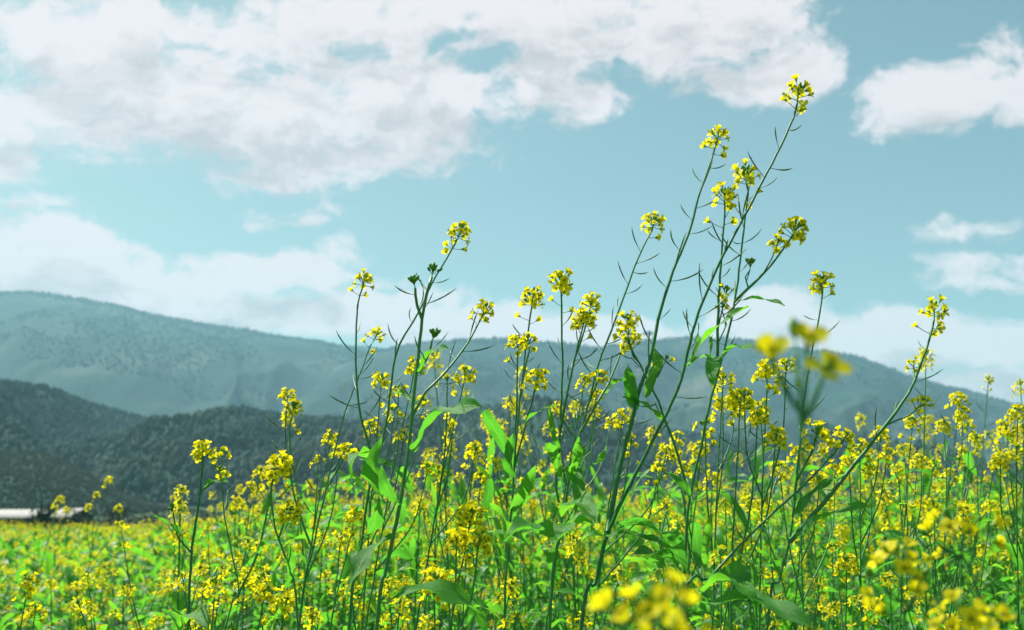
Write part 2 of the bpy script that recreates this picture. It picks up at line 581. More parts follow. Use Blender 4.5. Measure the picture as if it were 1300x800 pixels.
j_ = p.stem([(872, 628), (856, 564), (845, 537), (836, 510), (824, 486), (812, 462), (800, 440), (797, 425), (798, 412)], (1.15, 1.20), (.0018, .0009), d_, H(10, 8, .85, 3), .05, .014)
p.stem([(824, 486), (835, 478), (842, 463)], (1.19, 1.18), (.0010, .0007), j_, H(2, 3, .8, 0), 0)
p.stem([(812, 462), (803, 452), (800, 440)], (1.19, 1.18), (.0010, .0007), j_, H(8, 8, .8, 0), 0)
p.leaf((937, 382), (996, 389), (1.165, 1.12), 3, (.1, -.5, 1))
p.leaf((911, 458), (957, 443), (1.16, 1.10), 0, (0, -.55, 1))
p.leaf((914, 455), (904, 492), (1.16, 1.12), 4, (-.5, -1, .2))
p.leaf((908, 470), (905, 425), (1.16, 1.14), 3, (-1, -.5, 0))
p.leaf((896, 722), (905, 650), (1.14, 1.10), 3, (-.6, -1, 0))
p.leaf((870, 728), (786, 667), (1.15, 1.04), 0, (.3, -.1, 1))
p.leaf((868, 740), (800, 705), (1.15, 1.09), 2, (0, -.5, 1))
p.leaf((880, 640), (845, 600), (1.15, 1.15), 1, (-.5, -.5, 1))
p.leaf((845, 540), (790, 505), (1.18, 1.13), 3)
p.auto_leaves(d_, [.88, .8, .72, .64, .5, .4], (.10, .17))
# ---- right: upright stalk and the long one leaning right
p = Plant('mustard plant forking into an upright stalk and a long bare stalk leaning right', 3)
f_ = p.stem([(974, 796), (988, 740), (1002, 688), (1008, 640), (1016, 560), (1022, 498), (1029, 456), (1040, 400), (1044, 370), (1043, 362)], (1.05, 1.12), (.0034, .0009), None, H(8, 5, .85, 2), .16, .022)
g_ = p.stem([(1004, 688), (1044, 640), (1080, 596), (1124, 540), (1145, 512), (1161, 484), (1180, 431), (1185, 407), (1186, 398)], (1.055, 1.10), (.0028, .0010), f_, H(7, 5, .9, 4), .13, .022)
p.stem([(1124, 540), (1140, 533), (1155, 527), (1166, 517)], (1.08, 1.06), (.0010, .0007), g_, H(6, 3, .7, 0), 0)
p.stem([(1161, 486), (1160, 474), (1160, 466)], (1.09, 1.11), (.0009, .0007), g_, H(5, 3, .6, 0), 0)
p.stem([(1012, 612), (1030, 575), (1036, 555)], (1.08, 1.0), (.0016, .0010), f_, H(8, 8, .95, 1), .0)
p.leaf((1010, 680), (1108, 643), (1.06, 1.0), 3, (-.1, -.5, 1))
p.leaf((1006, 660), (1060, 610), (1.06, 1.10), 3, (-.3, -.5, 1))
p.leaf((990, 735), (960, 700), (1.05, 1.02), 0)
p.auto_leaves(f_, [.86, .76, .66, .55, .45], (.09, .15))
# ---- branch stalk crossing behind, lower right
p = Plant('dark mustard stalk slanting up right through the lower field below the leaning stalk', 4)
h_ = p.stem([(860, 790), (900, 735), (940, 692), (980, 652), (1020, 616), (1050, 585), (1070, 560)], (1.02, 1.12), (.0034, .0012), None, H(10, 6, .8, 1), 0)
p.leaf((890, 768), (1030, 796), (1.02, .93), 0, (.1, -.6, 1))
p.leaf((890, 750), (960, 775), (1.02, .95), 4, (.3, -.4, 1))
p.leaf((900, 740), (965, 725), (1.03, 1.12), 6, (0, -1, .4))
p.leaf((935, 700), (960, 745), (1.03, 1.0), 0, (.5, -.5, .5))
p.auto_leaves(h_, [.8, .7, .6, .5], (.10, .16))
# ---- stalk left of the tallest
p = Plant('slender mustard stalk leaning right, left of the tallest pair, with thin pods along it', 5)
i_ = p.stem([(698, 790), (706, 704), (714, 656), (726, 588), (740, 537), (749, 504), (761, 459), (782, 405), (806, 339), (821, 305), (828, 292), (829, 286)], (1.16, 1.24), (.0036, .0010), None, H(11, 6, .88, 2), .34, .013)
p.stem([(738, 548), (758, 512), (772, 488), (784, 460), (791, 438), (797, 428)], (1.18, 1.25), (.0018, .0009), i_, H(9, 6, .7, 1), .06, .016)
p.stem([(745, 520), (752, 500), (757, 490), (759, 484)], (1.19, 1.17), (.0012, .0008), i_, H(6, 4, .75, 0), 0)
p.leaf((768, 500), (805, 480), (1.19, 1.13), 3, (.1, -.6, 1))
p.leaf((722, 610), (735, 552), (1.17, 1.14), 6, (.5, -1, .1))
p.leaf((752, 590), (770, 565), (1.18, 1.15), 0, (.4, -1, .3))
p.leaf((715, 655), (757, 662), (1.16, 1.05), 2, (0, -.6, 1))
p.leaf((752, 664), (702, 704), (1.15, 1.06), 0, (-.5, -.6, .8))
p.auto_leaves(i_, [.93, .84, .76, .68, .6, .5], (.09, .16))
# ---- upright group in the middle
p = Plant('upright mustard stalk with one round head beside a fork carrying two heads', 6)
k2 = p.stem([(698, 795), (712, 664), (706, 620), (710, 560), (714, 480), (713, 420), (713, 375), (712, 360)], (1.22, 1.22), (.0036, .0011), None, H(15, 7, .95, 3), .10, .016, .055)
k3 = p.stem([(714, 545), (722, 492), (731, 450), (737, 425), (741, 410)], (1.22, 1.18), (.0018, .0009), k2, H(15, 6, .9, 2), .10, .013)
p.stem([(731, 450), (742, 420), (748, 395), (750, 388)], (1.19, 1.23), (.0013, .0009), k3, H(11, 6, .8, 1), .05, .012)
p.leaf((712, 610), (690, 578), (1.22, 1.15), 5, (-.3, -.8, .7))
p.leaf((712, 600), (730, 655), (1.22, 1.14), 5, (.4, -1, .3))
p.leaf((716, 560), (740, 528), (1.22, 1.2), 3)
p.leaf((712, 575), (698, 515), (1.22, 1.2), 3, (-.6, -1, .1))
p.leaf((702, 690), (640, 690), (1.22, 1.08), 0)
p.auto_leaves(k2, [.98, .9, .8, .72, .64, .55, .45], (.08, .15))
p = Plant('pair of thin upright mustard stalks, heads just above the ridge, beside the round upright head', 7)
k1 = p.stem([(640, 800), (645, 700), (652, 610), (657, 537), (662, 492), (669, 429), (675, 392), (676, 382)], (1.25, 1.23), (.0032, .0010), None, H(13, 6, .9, 2), .14, .014)
p.stem([(652, 600), (655, 534), (657, 480), (657, 448), (657, 440)], (1.25, 1.27), (.0017, .0009), k1, H(13, 5, .85, 1), .05, .016)
p.stem([(662, 500), (666, 470), (672, 445), (670, 436)], (1.24, 1.2), (.0011, .0008), k1, H(7, 5, .7, 1), 0)
p.stem([(653, 590), (670, 530), (678, 500), (681, 484)], (1.25, 1.2), (.0013, .0009), k1, H(13, 5, .85, 2), 0)
p.leaf((655, 590), (613, 522), (1.25, 1.15), 3, (-.6, -.5, 1))
p.leaf((653, 610), (652, 550), (1.25, 1.2), 0, (-.5, -1, .2))
p.leaf((660, 545), (705, 515), (1.24, 1.2), 3, (-.3, -.5, 1))
p.leaf((648, 650), (680, 590), (1.25, 1.2), 6, (.4, -1, .2))
p.leaf((645, 700), (620, 640), (1.25, 1.2), 0)
p.auto_leaves(k1, [.97, .88, .8, .7, .6, .5, .4], (.08, .15))
# ---- left group of tall stalks
p = Plant('tall mustard stalk whose head is highest in the group left of centre', 8)
m_ = p.stem([(444, 784), (458, 696), (468, 624), (488, 548), (496, 497), (502, 452), (514, 425), (532, 395), (547, 362), (568, 326), (580, 305), (583, 298)], (1.18, 1.24), (.0037, .0010), None, H(13, 6, .85, 4), .30, .016)
p.stem([(474, 600), (472, 580), (458, 528), (453, 490), (452, 428), (454, 389), (460, 366), (461, 359)], (1.20, 1.25), (.0017, .0009), m_, H(12, 5, .75, 2), .14, .014)
p.leaf((494, 640), (484, 556), (1.2, 1.13), 2, (-.6, -1, .2))
p.leaf((478, 585), (450, 618), (1.2, 1.12), 5, (-.5, -.6, .8))
p.leaf((498, 500), (530, 515), (1.2, 1.14), 3)
p.leaf((462, 680), (480, 630), (1.19, 1.12), 0, (.4, -1, .3))
p.auto_leaves(m_, [.93, .85, .76, .68, .58, .48], (.09, .16))
p = Plant('bright green mustard stalk with tight unopened bud clusters and one broad folded leaf', 9)
n_ = p.stem([(478, 800), (490, 724), (506, 648), (520, 560), (526, 492), (529, 470), (533, 434), (538, 392), (545, 362), (548, 352)], (1.12, 1.16), (.0040, .0018), None, H(0, 16, 1.0, 0), .06, .02, .02)
p.stem([(536, 402), (529, 388), (527, 375), (527, 366)], (1.15, 1.14), (.0018, .0015), n_, H(0, 14, .9, 0), .02, .01, .008)
p.stem([(532, 470), (541, 458), (546, 446), (548, 434)], (1.14, 1.12), (.0014, .0011), n_, H(0, 13, .95, 0), .02, .01, .01)
l_ = p.stem([(524, 525), (540, 498), (562, 477), (580, 455), (595, 434), (608, 410), (615, 396)], (1.13, 1.20), (.0018, .0010), n_, H(11, 6, .75, 2), .13, .012)
p.leaf((532, 474), (570, 443), (1.14, 1.08), 0, (-.1, -.7, 1))
p.leaf((524, 573), (613, 517), (1.13, 1.03), 0, (-.15, -.6, 1))
p.leaf((508, 640), (484, 590), (1.12, 1.08), 2, (-.4, -1, .3))
p.leaf((500, 680), (440, 760), (1.12, 1.05), 0, (-.3, -.7, .8))
p.leaf((620, 812), (498, 760), (1.03, .98), 4, (-.45, -.5, 1))
p.auto_leaves(n_, [.9, .82, .74, .66, .56, .46], (.10, .17))
p = Plant('thin dark mustard stalk bending right behind the tall group left of centre', 10)
q_ = p.stem([(380, 790), (397, 698), (414, 621), (435, 532), (448, 497), (460, 467), (470, 440), (477, 428)], (1.32, 1.38), (.0030, .0008), None, H(8, 4, .75, 2), .12, .018)
t_ = p.stem([(397, 698), (384, 664), (371, 617), (368, 560), (369, 536), (372, 522)], (1.33, 1.36), (.0016, .0009), q_, H(10, 5, .8, 2), .05, .015)
p.stem([(371, 620), (362, 560), (364, 520), (365, 506)], (1.34, 1.37), (.0012, .0008), t_, H(11, 4, .75, 1), .03, .015)
p.stem([(414, 625), (432, 590), (440, 577)], (1.33, 1.3), (.0012, .0008), q_, H(8, 4, .8, 1), 0)
p.auto_leaves(q_, [.94, .86, .78, .68, .58, .48], (.08, .14))
# ---- far left singles
p = Plant('lone mustard stalk with one round head and two side leaves, leftmost of the tall ones', 11)
q_ = p.stem([(238, 796), (244, 694), (252, 640), (256, 600), (257, 584), (257, 578)], (1.28, 1.28), (.0036, .0014), None, H(15, 5, .85, 1), 0)
p.stem([(256, 622), (266, 616), (274, 608), (276, 602)], (1.28, 1.25), (.0012, .0009), 0, H(3, 12, .8, 0), 0)
p.stem([(241, 700), (226, 682), (221, 660), (220, 652)], (1.28, 1.25), (.0013, .0009), 0, H(0, 12, .75, 0), 0)
p.leaf((257, 622), (290, 613), (1.28, 1.22), 3)
p.leaf((240, 700), (195, 656), (1.28, 1.22), 3, (.3, -.6, 1))
p.leaf((238, 790), (265, 800), (1.28, 1.2), 2)
p.auto_leaves(q_, [.88, .8, .7, .6, .5], (.10, .15))
p = Plant('thin mustard plant with a small half-open head right beside the leftmost tall stalk', 12)
q_ = p.stem([(285, 800), (303, 757), (295, 706), (284, 647), (282, 600), (282, 580)], (1.38, 1.38), (.0028, .0008), None, H(6, 5, .75, 2), .06, .02)
p.stem([(301, 765), (327, 702), (341, 640), (346, 612), (352, 600)], (1.38, 1.34), (.0018, .0009), 0, H(15, 5, .95, 2), .06, .018)
p.leaf((327, 702), (362, 692), (1.36, 1.28), 3)
p.auto_leaves(q_, [.88, .8, .7, .6, .5], (.09, .14))
p = Plant('mustard plant with a curved stalk and a wide head in front of the dark gully', 13)
q_ = p.stem([(378, 796), (367, 723), (350, 672), (344, 625), (350, 600), (356, 596)], (1.24, 1.20), (.0030, .0010), None, H(15, 4, .95, 2), .04, .02)
p.stem([(352, 680), (362, 660), (366, 655)], (1.23, 1.18), (.0012, .0009), 0, H(13, 5, .9, 1), 0)
p.leaf((368, 730), (366, 690), (1.24, 1.2), 0, (.3, -1, .2))
p.auto_leaves(q_, [.88, .8, .7, .6, .5], (.09, .14))

# ---- second row: branched plants aimed at the heads the photo shows
def fan(label, heads, D, seed, size=.85, n=9, pods=.05, group='branched mustard plants among the tall stalks', drop=1.0, leaves=6, r0=.0026):
    p = Plant(label, seed, group)
    rg = p.rg
    hx, hy = heads[0]
    tip = at(hx, hy, D)
    bx = tip.x - rg.uniform(.02, .10) * tip.z; by = D + rg.uniform(-.03, .06)
    c1 = Vector((bx, by, 0)); c2 = Vector((bx + (tip.x - bx) * .2, by, tip.z * .5)); c3 = Vector((bx + (tip.x - bx) * .65, (by + D) / 2, tip.z * .83))
    main = p.stem3([c1, c2, c3, tip], (r0, .0009), None, H(n, 5, size, 2), pods, .016)
    path = p.paths[main]
    for k, (x, y) in enumerate(heads[1:]):
        t = at(x, y, D + rg.uniform(-.07, .07))
        dist = max(.07, abs(t.x - tip.x) * 1.3) + rg.uniform(.03, .12) * drop
        zs = t.z - dist
        s0 = min(path, key=lambda v: abs(v.z - zs))
        mid = s0.lerp(t, .55) + Vector(((t.x - s0.x) * .18, 0, -.01))
        p.stem3([s0.copy(), mid, t], (.0014, .0008), main, H(rg.randint(max(3, n - 5), n), 5, size * rg.uniform(.8, 1), rg.randint(0, 2)), pods * .6, .016)
    hz = tip.z
    p.auto_leaves(main, [hz * f for f in np.linspace(.45, .88, leaves)], (.05, .11))
    return p

fan('mustard plant with two small heads crossing the dark forest, left of the tall group', [(419, 562), (431, 578), (404, 588)], 1.5, 101, .8)
fan('mustard plant with three full heads low behind the highest stalk left of centre', [(484, 488), (500, 528), (471, 545), (512, 560)], 1.4, 102, .9)
fan('mustard plant with stacked heads right of the broad folded leaf', [(590, 480), (576, 532), (603, 576), (568, 490)], 1.4, 103, .9)
fan('mustard plant with a loose spray of heads behind the bright bud stalk', [(527, 468), (506, 500), (537, 515), (542, 600)], 1.45, 104, .85)
fan('mustard plant with small heads between the upright stalks and the slender leaning one', [(742, 487), (757, 504), (756, 528), (775, 540)], 1.5, 105, .75)
fan('mustard plant heavy with heads low between the tallest stalk and the slender leaning one', [(790, 535), (800, 570), (845, 580), (836, 600)], 1.42, 106, .95)
fan('mustard plant with bunched heads behind the dark stalk and its curled leaf', [(918, 488), (932, 506), (918, 520), (895, 548)], 1.36, 107, .95)
fan('mustard plant with large bunched heads left of the blurred near flowers', [(974, 478), (998, 470), (966, 522), (945, 515)], 1.22, 108, .95, 13)
fan('mustard plant with green buds on top of broad heads left of the blurred near flowers', [(940, 512), (962, 535), (985, 560)], 1.12, 109, .9, 12)
fan('mustard plant with a spreading triple head near the right border of the field', [(1218, 512), (1222, 530), (1198, 545), (1228, 545)], 1.7, 110, .95, 12)
fan('bare seeded mustard stalk with one tiny head standing against the low clouds', [(1255, 484), (1240, 575)], 2.2, 111, .7, 7, .55, leaves=5)
fan('thin upright mustard stalk rising beside the long stalk that leans right', [(1158, 540), (1147, 575), (1170, 590), (1140, 600)], 1.55, 112, .85)
fan('mustard plant with several heads at the very edge of the picture under the low clouds', [(1292, 528), (1278, 548), (1290, 575), (1270, 590)], 1.6, 113, .95, 12)
fan('mustard plant with many heads below the long stalk that leans right', [(1092, 575), (1118, 556), (1078, 592), (1126, 580), (1105, 600)], 1.5, 114, .9, 11)
fan('mustard plant with wide heads between the leaning stalk and the triple head', [(1165, 592), (1185, 598), (1150, 610), (1205, 606)], 1.75, 115, .95)
fan('mustard plant with bright heads low down near the broad lit leaf', [(597, 662), (607, 695), (552, 745), (580, 690)], 1.08, 116, .95, 13, .0)
fan('mustard plant with two low heads at the lower corner of the field', [(36, 744), (44, 782)], 1.55, 117, .95, 10, .0, leaves=5)
fan('tall thin mustard plant breaking the far edge of the field before the dark shrubs', [(138, 612), (122, 630), (112, 646), (150, 648)], 3.6, 118, 1.0, 12, .0)
fan('thin mustard plant in front of the pale shed roof', [(76, 636), (70, 646), (84, 650)], 3.9, 119, 1.0, 11, .0)
fan('mustard plant with heads just above the field right of the curved stalk', [(330, 604), (318, 622), (300, 640)], 2.2, 120, 1.0, 12, .0)
fan('mustard plant with heads in front of the forest between the tall groups', [(600, 575), (628, 592), (610, 610)], 1.7, 121, .9, 12, .0)
fan('mustard plant with scattered small heads right of the tallest stalk foot', [(890, 575), (868, 600), (860, 560), (905, 610)], 1.6, 122, .9, 11)
fan('mustard plant with heads under the blurred near flowers', [(1015, 580), (990, 600), (1040, 615), (1060, 600)], 1.45, 123, .9, 11)
fan('mustard plant with long pods and small heads by the seeded bare stalk', [(1238, 560), (1262, 592), (1225, 580)], 1.9, 124, .85, 9, .15)
fan('mustard plant with a low head behind the broad lit leaf', [(450, 660), (432, 690), (470, 700)], 1.5, 125, .9, 12, 0)
fan('mustard plant with low heads at the foot of the curved stalk', [(335, 760), (362, 770), (310, 745)], 1.35, 126, .9, 12, 0)
fan('mustard plant with low heads between the blurred heads near the corner', [(1075, 720), (1060, 700), (1110, 775)], 1.35, 127, .9, 12, 0)
fan('mustard plant with a low orange-yellow head by a pale dry leaf', [(930, 725), (915, 710)], 1.25, 128, .8, 9, 0)

# ---- blurred plants right before the lens
G_NEAR = 'blurred flowers close to the camera'
def near(label, heads, D, seed, size=1.0, n=6, st=1, base_dx=.0, leaves=()):
    p = Plant(label, seed, G_NEAR)
    for k, (x, y, nn, bb) in enumerate(heads):
        t = at(x, y, D)
        if k == 0:
            main = p.stem3([Vector((t.x + base_dx, D + .05, 0)), Vector((t.x + base_dx * .8, D + .04, t.z * .5)), Vector((t.x + base_dx * .2, D, t.z - .10)), t], (.0014, .0008), None, H(nn, bb, size, st), 0)
        else:
            path = p.paths[main]
            s0 = min(path, key=lambda v: abs(v.z - (path[-1].z - .012 - .006 * k)))
            p.stem3([s0.copy(), s0.lerp(t, .55) + Vector((0, 0, -.003)), t], (.0008, .0006), main, H(nn, bb, size, 0), 0)
    for b, t, d in leaves: p.leaf(b, t, d, 3)
    return p
near('blurred mustard stalk close by with three separate yellow blooms before the hills', [(1012, 466, 0, 1), (981, 460, 1, 0), (1046, 476, 1, 0), (1024, 444, 1, 0)], .36, 201, 1.2, 3, 0, .0)
near('large blurred yellow head at the bottom edge below the tallest stalk', [(828, 800, 5, 1), (798, 810, 2, 0), (852, 800, 3, 0)], .36, 202, .85, 11, 1)
near('blurred yellow head low in the field near the corner, with a round cluster', [(1142, 724, 5, 3), (1120, 744, 2, 1), (1166, 748, 2, 1)], .58, 203, .9, 9, 1)
near('soft yellow head on a stalk leaning left above the corner head', [(1210, 674, 4, 2), (1195, 694, 2, 1), (1240, 680, 3, 1)], .66, 204, .9, 8, 1, .12)
near('blurred yellow head cut by the bottom edge at the corner', [(1224, 800, 5, 2), (1250, 808, 3, 1)], .50, 205, .9, 8, 1)

# ------------------------------------------------------------------ field plants: templates with parts
def template(seed, nb, nh_flor, wide, leafy):
    leafy -= 4
    """a plant of height 1.0: returns list of (partname, arrays)"""
    rg = random.Random(seed)
    parts = []
    lx, ly = rg.uniform(-.10, .16), rg.uniform(-.10, .10)
    P = [Vector((0, 0, 0)), Vector((lx * .15, ly * .15, .45)), Vector((lx * .55, ly * .55, .78)), Vector((lx, ly, 1.0))]
    main = catmull(P, .05)
    mb = MB(); m = len(main)
    add_tube(mb, main, [.0042 - .0031 * i / (m - 1) for i in range(m)], 5, STEM)
    tips = [main]
    for k in range(nb):
        z0 = rg.uniform(.45, .86)
        j = min(range(m), key=lambda i: abs(main[i].z - z0))
        s0 = main[j]; a = k * 2.4 + rg.uniform(-.5, .5)
        rise = (rg.uniform(.74, 1.0) - s0.z); rise = max(rise, .08)
        out = wide * rise * rg.uniform(.5, 1.0)
        t = s0 + Vector((math.cos(a) * out, math.sin(a) * out, rise))
        br = catmull([s0, s0.lerp(t, .5) + Vector((math.cos(a), math.sin(a), 0)) * out * .18, t], .04)
        add_tube(mb, br, [.0019 - .0010 * i / (len(br) - 1) for i in range(len(br))], 4, STEM)
        tips.append(br)
    pods = MB(); npod = 0
    for q in tips:
        for kk, M in pod_positions(rg, q, .05, .12, .022):
            add = PODS[kk]
            mb.add_arrays(add, M); npod += 1
    parts.append(('stem', mb.arrays()))
    for q in tips:
        n = rg.randint(nh_flor - 2, nh_flor + 3)
        hb, fl = head_geometry(rg, q, n, 4, 1.05, rg.randint(0, 2), True)
        hb2 = MB()
        if hb.V: hb2.add_arrays(hb.arrays())
        for ki, M in fl:
            hb2.add_arrays(FLO[rg.randrange(6)], M)
        parts.append(('flower_head', hb2.arrays()))
    for k in range(leafy):
        z0 = .34 + .48 * (k + rg.random()) / leafy
        j = min(range(m), key=lambda i: abs(main[i].z - z0))
        a = k * 2.4 + rg.uniform(-.6, .6); L = rg.uniform(.07, .125) * (1.25 - z0 * .6)
        b = main[j]; t = b + Vector((math.cos(a) * L, math.sin(a) * L, L * rg.uniform(-.1, .9)))
        kk = rg.randrange(len(LEAVES))
        lb = MB(); lb.add_arrays(LEAVES[kk][0], leaf_matrix(kk, b, t))
        parts.append(('leaf', lb.arrays()))
    return parts

TDEF = [(301, 2, 8, .5, 12, 'three'), (302, 4, 7, .6, 12, 'five'), (303, 3, 8, .45, 12, 'four'), (304, 1, 9, .4, 11, 'two'),
        (305, 5, 6, .7, 13, 'six'), (306, 3, 7, .65, 14, 'four'), (307, 2, 9, .35, 11, 'three'), (308, 1, 9, .3, 11, 'two')]
TEMPL = [template(*t[:5]) for t in TDEF]
TMESH = []
for parts in TEMPL:
    row = []
    for nm, A in parts:
        mb = MB(); mb.add_arrays(A); row.append((nm, mb.mesh(nm, MATS)))
    TMESH.append(row)

def sstep(x, a, b):
    t = np.clip((x - a) / (b - a), 0, 1); return t * t * (3 - 2 * t)

def canopy(a, y):
    """height of the field's tops: low on the left, taller thin growth right of the middle close by"""
    ramp_ = sstep(a, -.44, -.18) * .40 + sstep(a, .12, .40) * .05
    return .83 + ramp_ * np.exp(-((y - 2.2) / 7.0) ** 2) + .02 * sstep(y, 5, 14) + .24 * sstep(a, -.42, -.15) * sstep(y, 5, 13)

def place(n, y0, y1, amax):
    """n random points spread evenly over the wedge the camera looks into"""
    out = []
    while len(out) < n:
        y = math.sqrt(random.uniform(y0 * y0, y1 * y1)); a = random.uniform(-amax, amax)
        out.append((a * y, y, a))
    return out

N_MID = 235
spots = sorted(place(N_MID, 1.45, 4.2, .60), key=lambda q: q[1])
first = {}
W_POS = ['part of the low field', 'part behind the tall stalks', 'part beside the right-leaning stalk']
for i, (x, y, a) in enumerate(spots):
    k = i % 8
    h = float(canopy(a, y)) * random.uniform(.74, 1.05)
    if random.random() < .10 and a > -.1: h *= 1.10
    if y < 1.9: h = min(h, .95 if a < .1 else 1.06)
    M = Matrix.Translation((x, y, 0)) @ Matrix.Rotation(random.uniform(0, 6.28), 4, 'Z') @ Matrix.Rotation(R(random.uniform(-5, 7)), 4, 'Y') @ Matrix.Diagonal((1, 1, h, 1)).to_4x4()
    zone = 0 if a < -.18 else (1 if a < .2 else 2)
    near_ = 'nearer' if y < 2.9 else 'farther'
    shape = ['slim', 'bushy', 'upright', 'sparse', 'broad', 'leafy', 'narrow', 'single-branched'][k]
    lab = f'{shape} mustard plant with {TDEF[k][5]} small heads, {near_} {W_POS[zone]}'
    root = bpy.data.objects.new('mustard_plant', None)
    COL.objects.link(root); root.matrix_world = M
    root['label'] = lab; root['category'] = 'plant'; root['group'] = 'mustard plants of the field'
    for nm, me in TMESH[k]:
        o = bpy.data.objects.new(nm, me); COL.objects.link(o); o.parent = root

# ------------------------------------------------------------------ the rest of the field: one stuff mesh
def template_lo(seed, nb, flor, far):
    rg = random.Random(seed); mb = MB()
    lx, ly = rg.uniform(-.1, .14), rg.uniform(-.1, .1)
    main = [Vector((0, 0, .15)), Vector((lx * .3, ly * .3, .6)), Vector((lx, ly, 1.0))]
    add_tube(mb, main, [.004, .003, .0012], 3, STEM)
    tips = [main[-1]]
    for k in range(nb):
        a = k * 2.4; z0 = rg.uniform(.5, .8); s0 = main[1].lerp(main[2], max(0, (z0 - .6) / .4))
        rise = rg.uniform(.1, .3); o = rise * rg.uniform(.3, .7)
        t = s0 + Vector((math.cos(a) * o, math.sin(a) * o, rise)); t.z = min(t.z, 1.0)
        add_tube(mb, [s0, t], [.0018, .001], 3, STEM); tips.append(t)
    for t in tips:
        n = flor
        for i in range(n):
            pol = R(20 + 80 * i / n); a = i * 2.4
            d = Vector((math.sin(pol) * math.cos(a), math.sin(pol) * math.sin(a), math.cos(pol)))
            c = t + d * .013 + Vector((0, 0, -.012 * i / n))
            if far:
                s = .0080; x = d.orthogonal().normalized() * s; y = d.cross(x).normalized() * s
                mb.add([tuple(c + x), tuple(c + y), tuple(c - x), tuple(c - y)], [(0, 1, 2, 3)], PETAL)
            else:
                mb.add_arrays(FLO[rg.randrange(6)], mat4(frame(d), c))
    for k in range(9 if not far else 7):
        z0 = rg.uniform(.3, .88); a = rg.uniform(0, 6.28); L = rg.uniform(.08, .16)
        b = Vector((lx * z0 * .5, ly * z0 * .5, z0)); t = b + Vector((math.cos(a) * L, math.sin(a) * L, L * rg.uniform(-.2, .9)))
        A, tv = LEAF_LO[rg.randrange(len(LEAF_LO))]
        d = t - b; x = d.normalized(); y = Vector((0, 0, 1)).cross(x).normalized(); z = x.cross(y)
        mb.add_arrays(A, mat4(Matrix((x, y, z)).transposed(), b, L * 1.2))
    return mb.arrays()
LEAF_LO = [leaf_arrays(80 + i, .3, 60, .3, .1, 4, 2, 10) for i in range(4)]
LO1 = [template_lo(400 + i, 2 + i % 4, 9, False) for i in range(8)]
LO2 = [template_lo(420 + i, 1 + i % 4, 8, True) for i in range(8)]

def inst_matrices(pts, hs):
    n = len(pts); Ms = np.zeros((n, 4, 4)); r = RNG.uniform(0, 6.28, n)
    ln = RNG.uniform(-.07, .10, n); ln2 = RNG.uniform(-.08, .08, n)
    Ms[:, 0, 0] = np.cos(r); Ms[:, 0, 1] = -np.sin(r); Ms[:, 1, 0] = np.sin(r); Ms[:, 1, 1] = np.cos(r)
    Ms[:, 0, 2] = ln; Ms[:, 1, 2] = ln2
    Ms[:, 2, 2] = hs; Ms[:, 0, 3] = pts[:, 0]; Ms[:, 1, 3] = pts[:, 1]; Ms[:, 2, 3] = pts[:, 2] if pts.shape[1] > 2 else 0; Ms[:, 3, 3] = 1
    return Ms

def scatter(n, y0, y1, amax):
    y = np.sqrt(RNG.uniform(y0 * y0, y1 * y1, n)); a = RNG.uniform(-amax, amax, n)
    return a * y, y, a

# ------------------------------------------------------------------ value noise for the terrain
def vnoise(x, y, seed=0):
    xi = np.floor(x).astype(np.int64); yi = np.floor(y).astype(np.int64)
    xf = x - xi; yf = y - yi
    u = xf * xf * xf * (xf * (xf * 6 - 15) + 10); v = yf * yf * yf * (yf * (yf * 6 - 15) + 10)
    def hsh(a, b):
        n = (a * 374761393 + b * 668265263 + seed * 144665) & 0x7fffffff
        n = ((n ^ (n >> 13)) * 1274126177) & 0x7fffffff
        return ((n ^ (n >> 16)) & 0xffff) / 65535.0
    return (hsh(xi, yi) * (1 - u) + hsh(xi + 1, yi) * u) * (1 - v) + (hsh(xi, yi + 1) * (1 - u) + hsh(xi + 1, yi + 1) * u) * v

def fbm(x, y, oct=5, seed=0, gain=.5):
    t = 0; amp = 1; tot = 0
    for o in range(oct):
        t = t + amp * vnoise(x * 2 ** o + 17.3 * o, y * 2 ** o + 5.1 * o, seed + o); tot += amp; amp *= gain
    return t / tot

fm = MB()
for (n, y0, y1, am, T) in ((780, 4.2, 8.5, .62, LO1), (4600, 8.5, 21.0, .66, LO2), (2600, 21.0, 30.0, .66, LO2)):
    x, y, a = scatter(n, y0, y1, am)
    h = canopy(a, y) * RNG.uniform(.78, 1.06, n) * (.84 + .32 * fbm(x / 1.3 + 50, y / 1.6 + 50, 3, 12))
    tall = RNG.uniform(0, 1, n) < .05
    h = np.where(tall & (a > -.3), h * 1.12, h)
    kk = RNG.integers(0, len(T), n)
    for k in range(len(T)):
        s = kk == k
        fm.add_many(T[k], inst_matrices(np.stack([x[s], y[s]], 1), h[s]))
# the field goes on beside the wedge of single plants
n = 520; y = RNG.uniform(1.3, 4.6, n); x = np.sign(RNG.uniform(-1, 1, n)) * (.60 * y + RNG.uniform(.02, 1.5, n)); kk = RNG.integers(0, len(LO1), n)
h = canopy(x / y, y) * RNG.uniform(.76, 1.03, n)
for k in range(len(LO1)):
    s_ = kk == k; fm.add_many(LO1[k], inst_matrices(np.stack([x[s_], y[s_]], 1), h[s_]))
fo = link('mustard_field', fm.mesh('mustard_field', MATS))
fo['kind'] = 'stuff'; fo['category'] = 'field'; fo['label'] = 'dense yellow flowering mustard field stretching back to the valley'

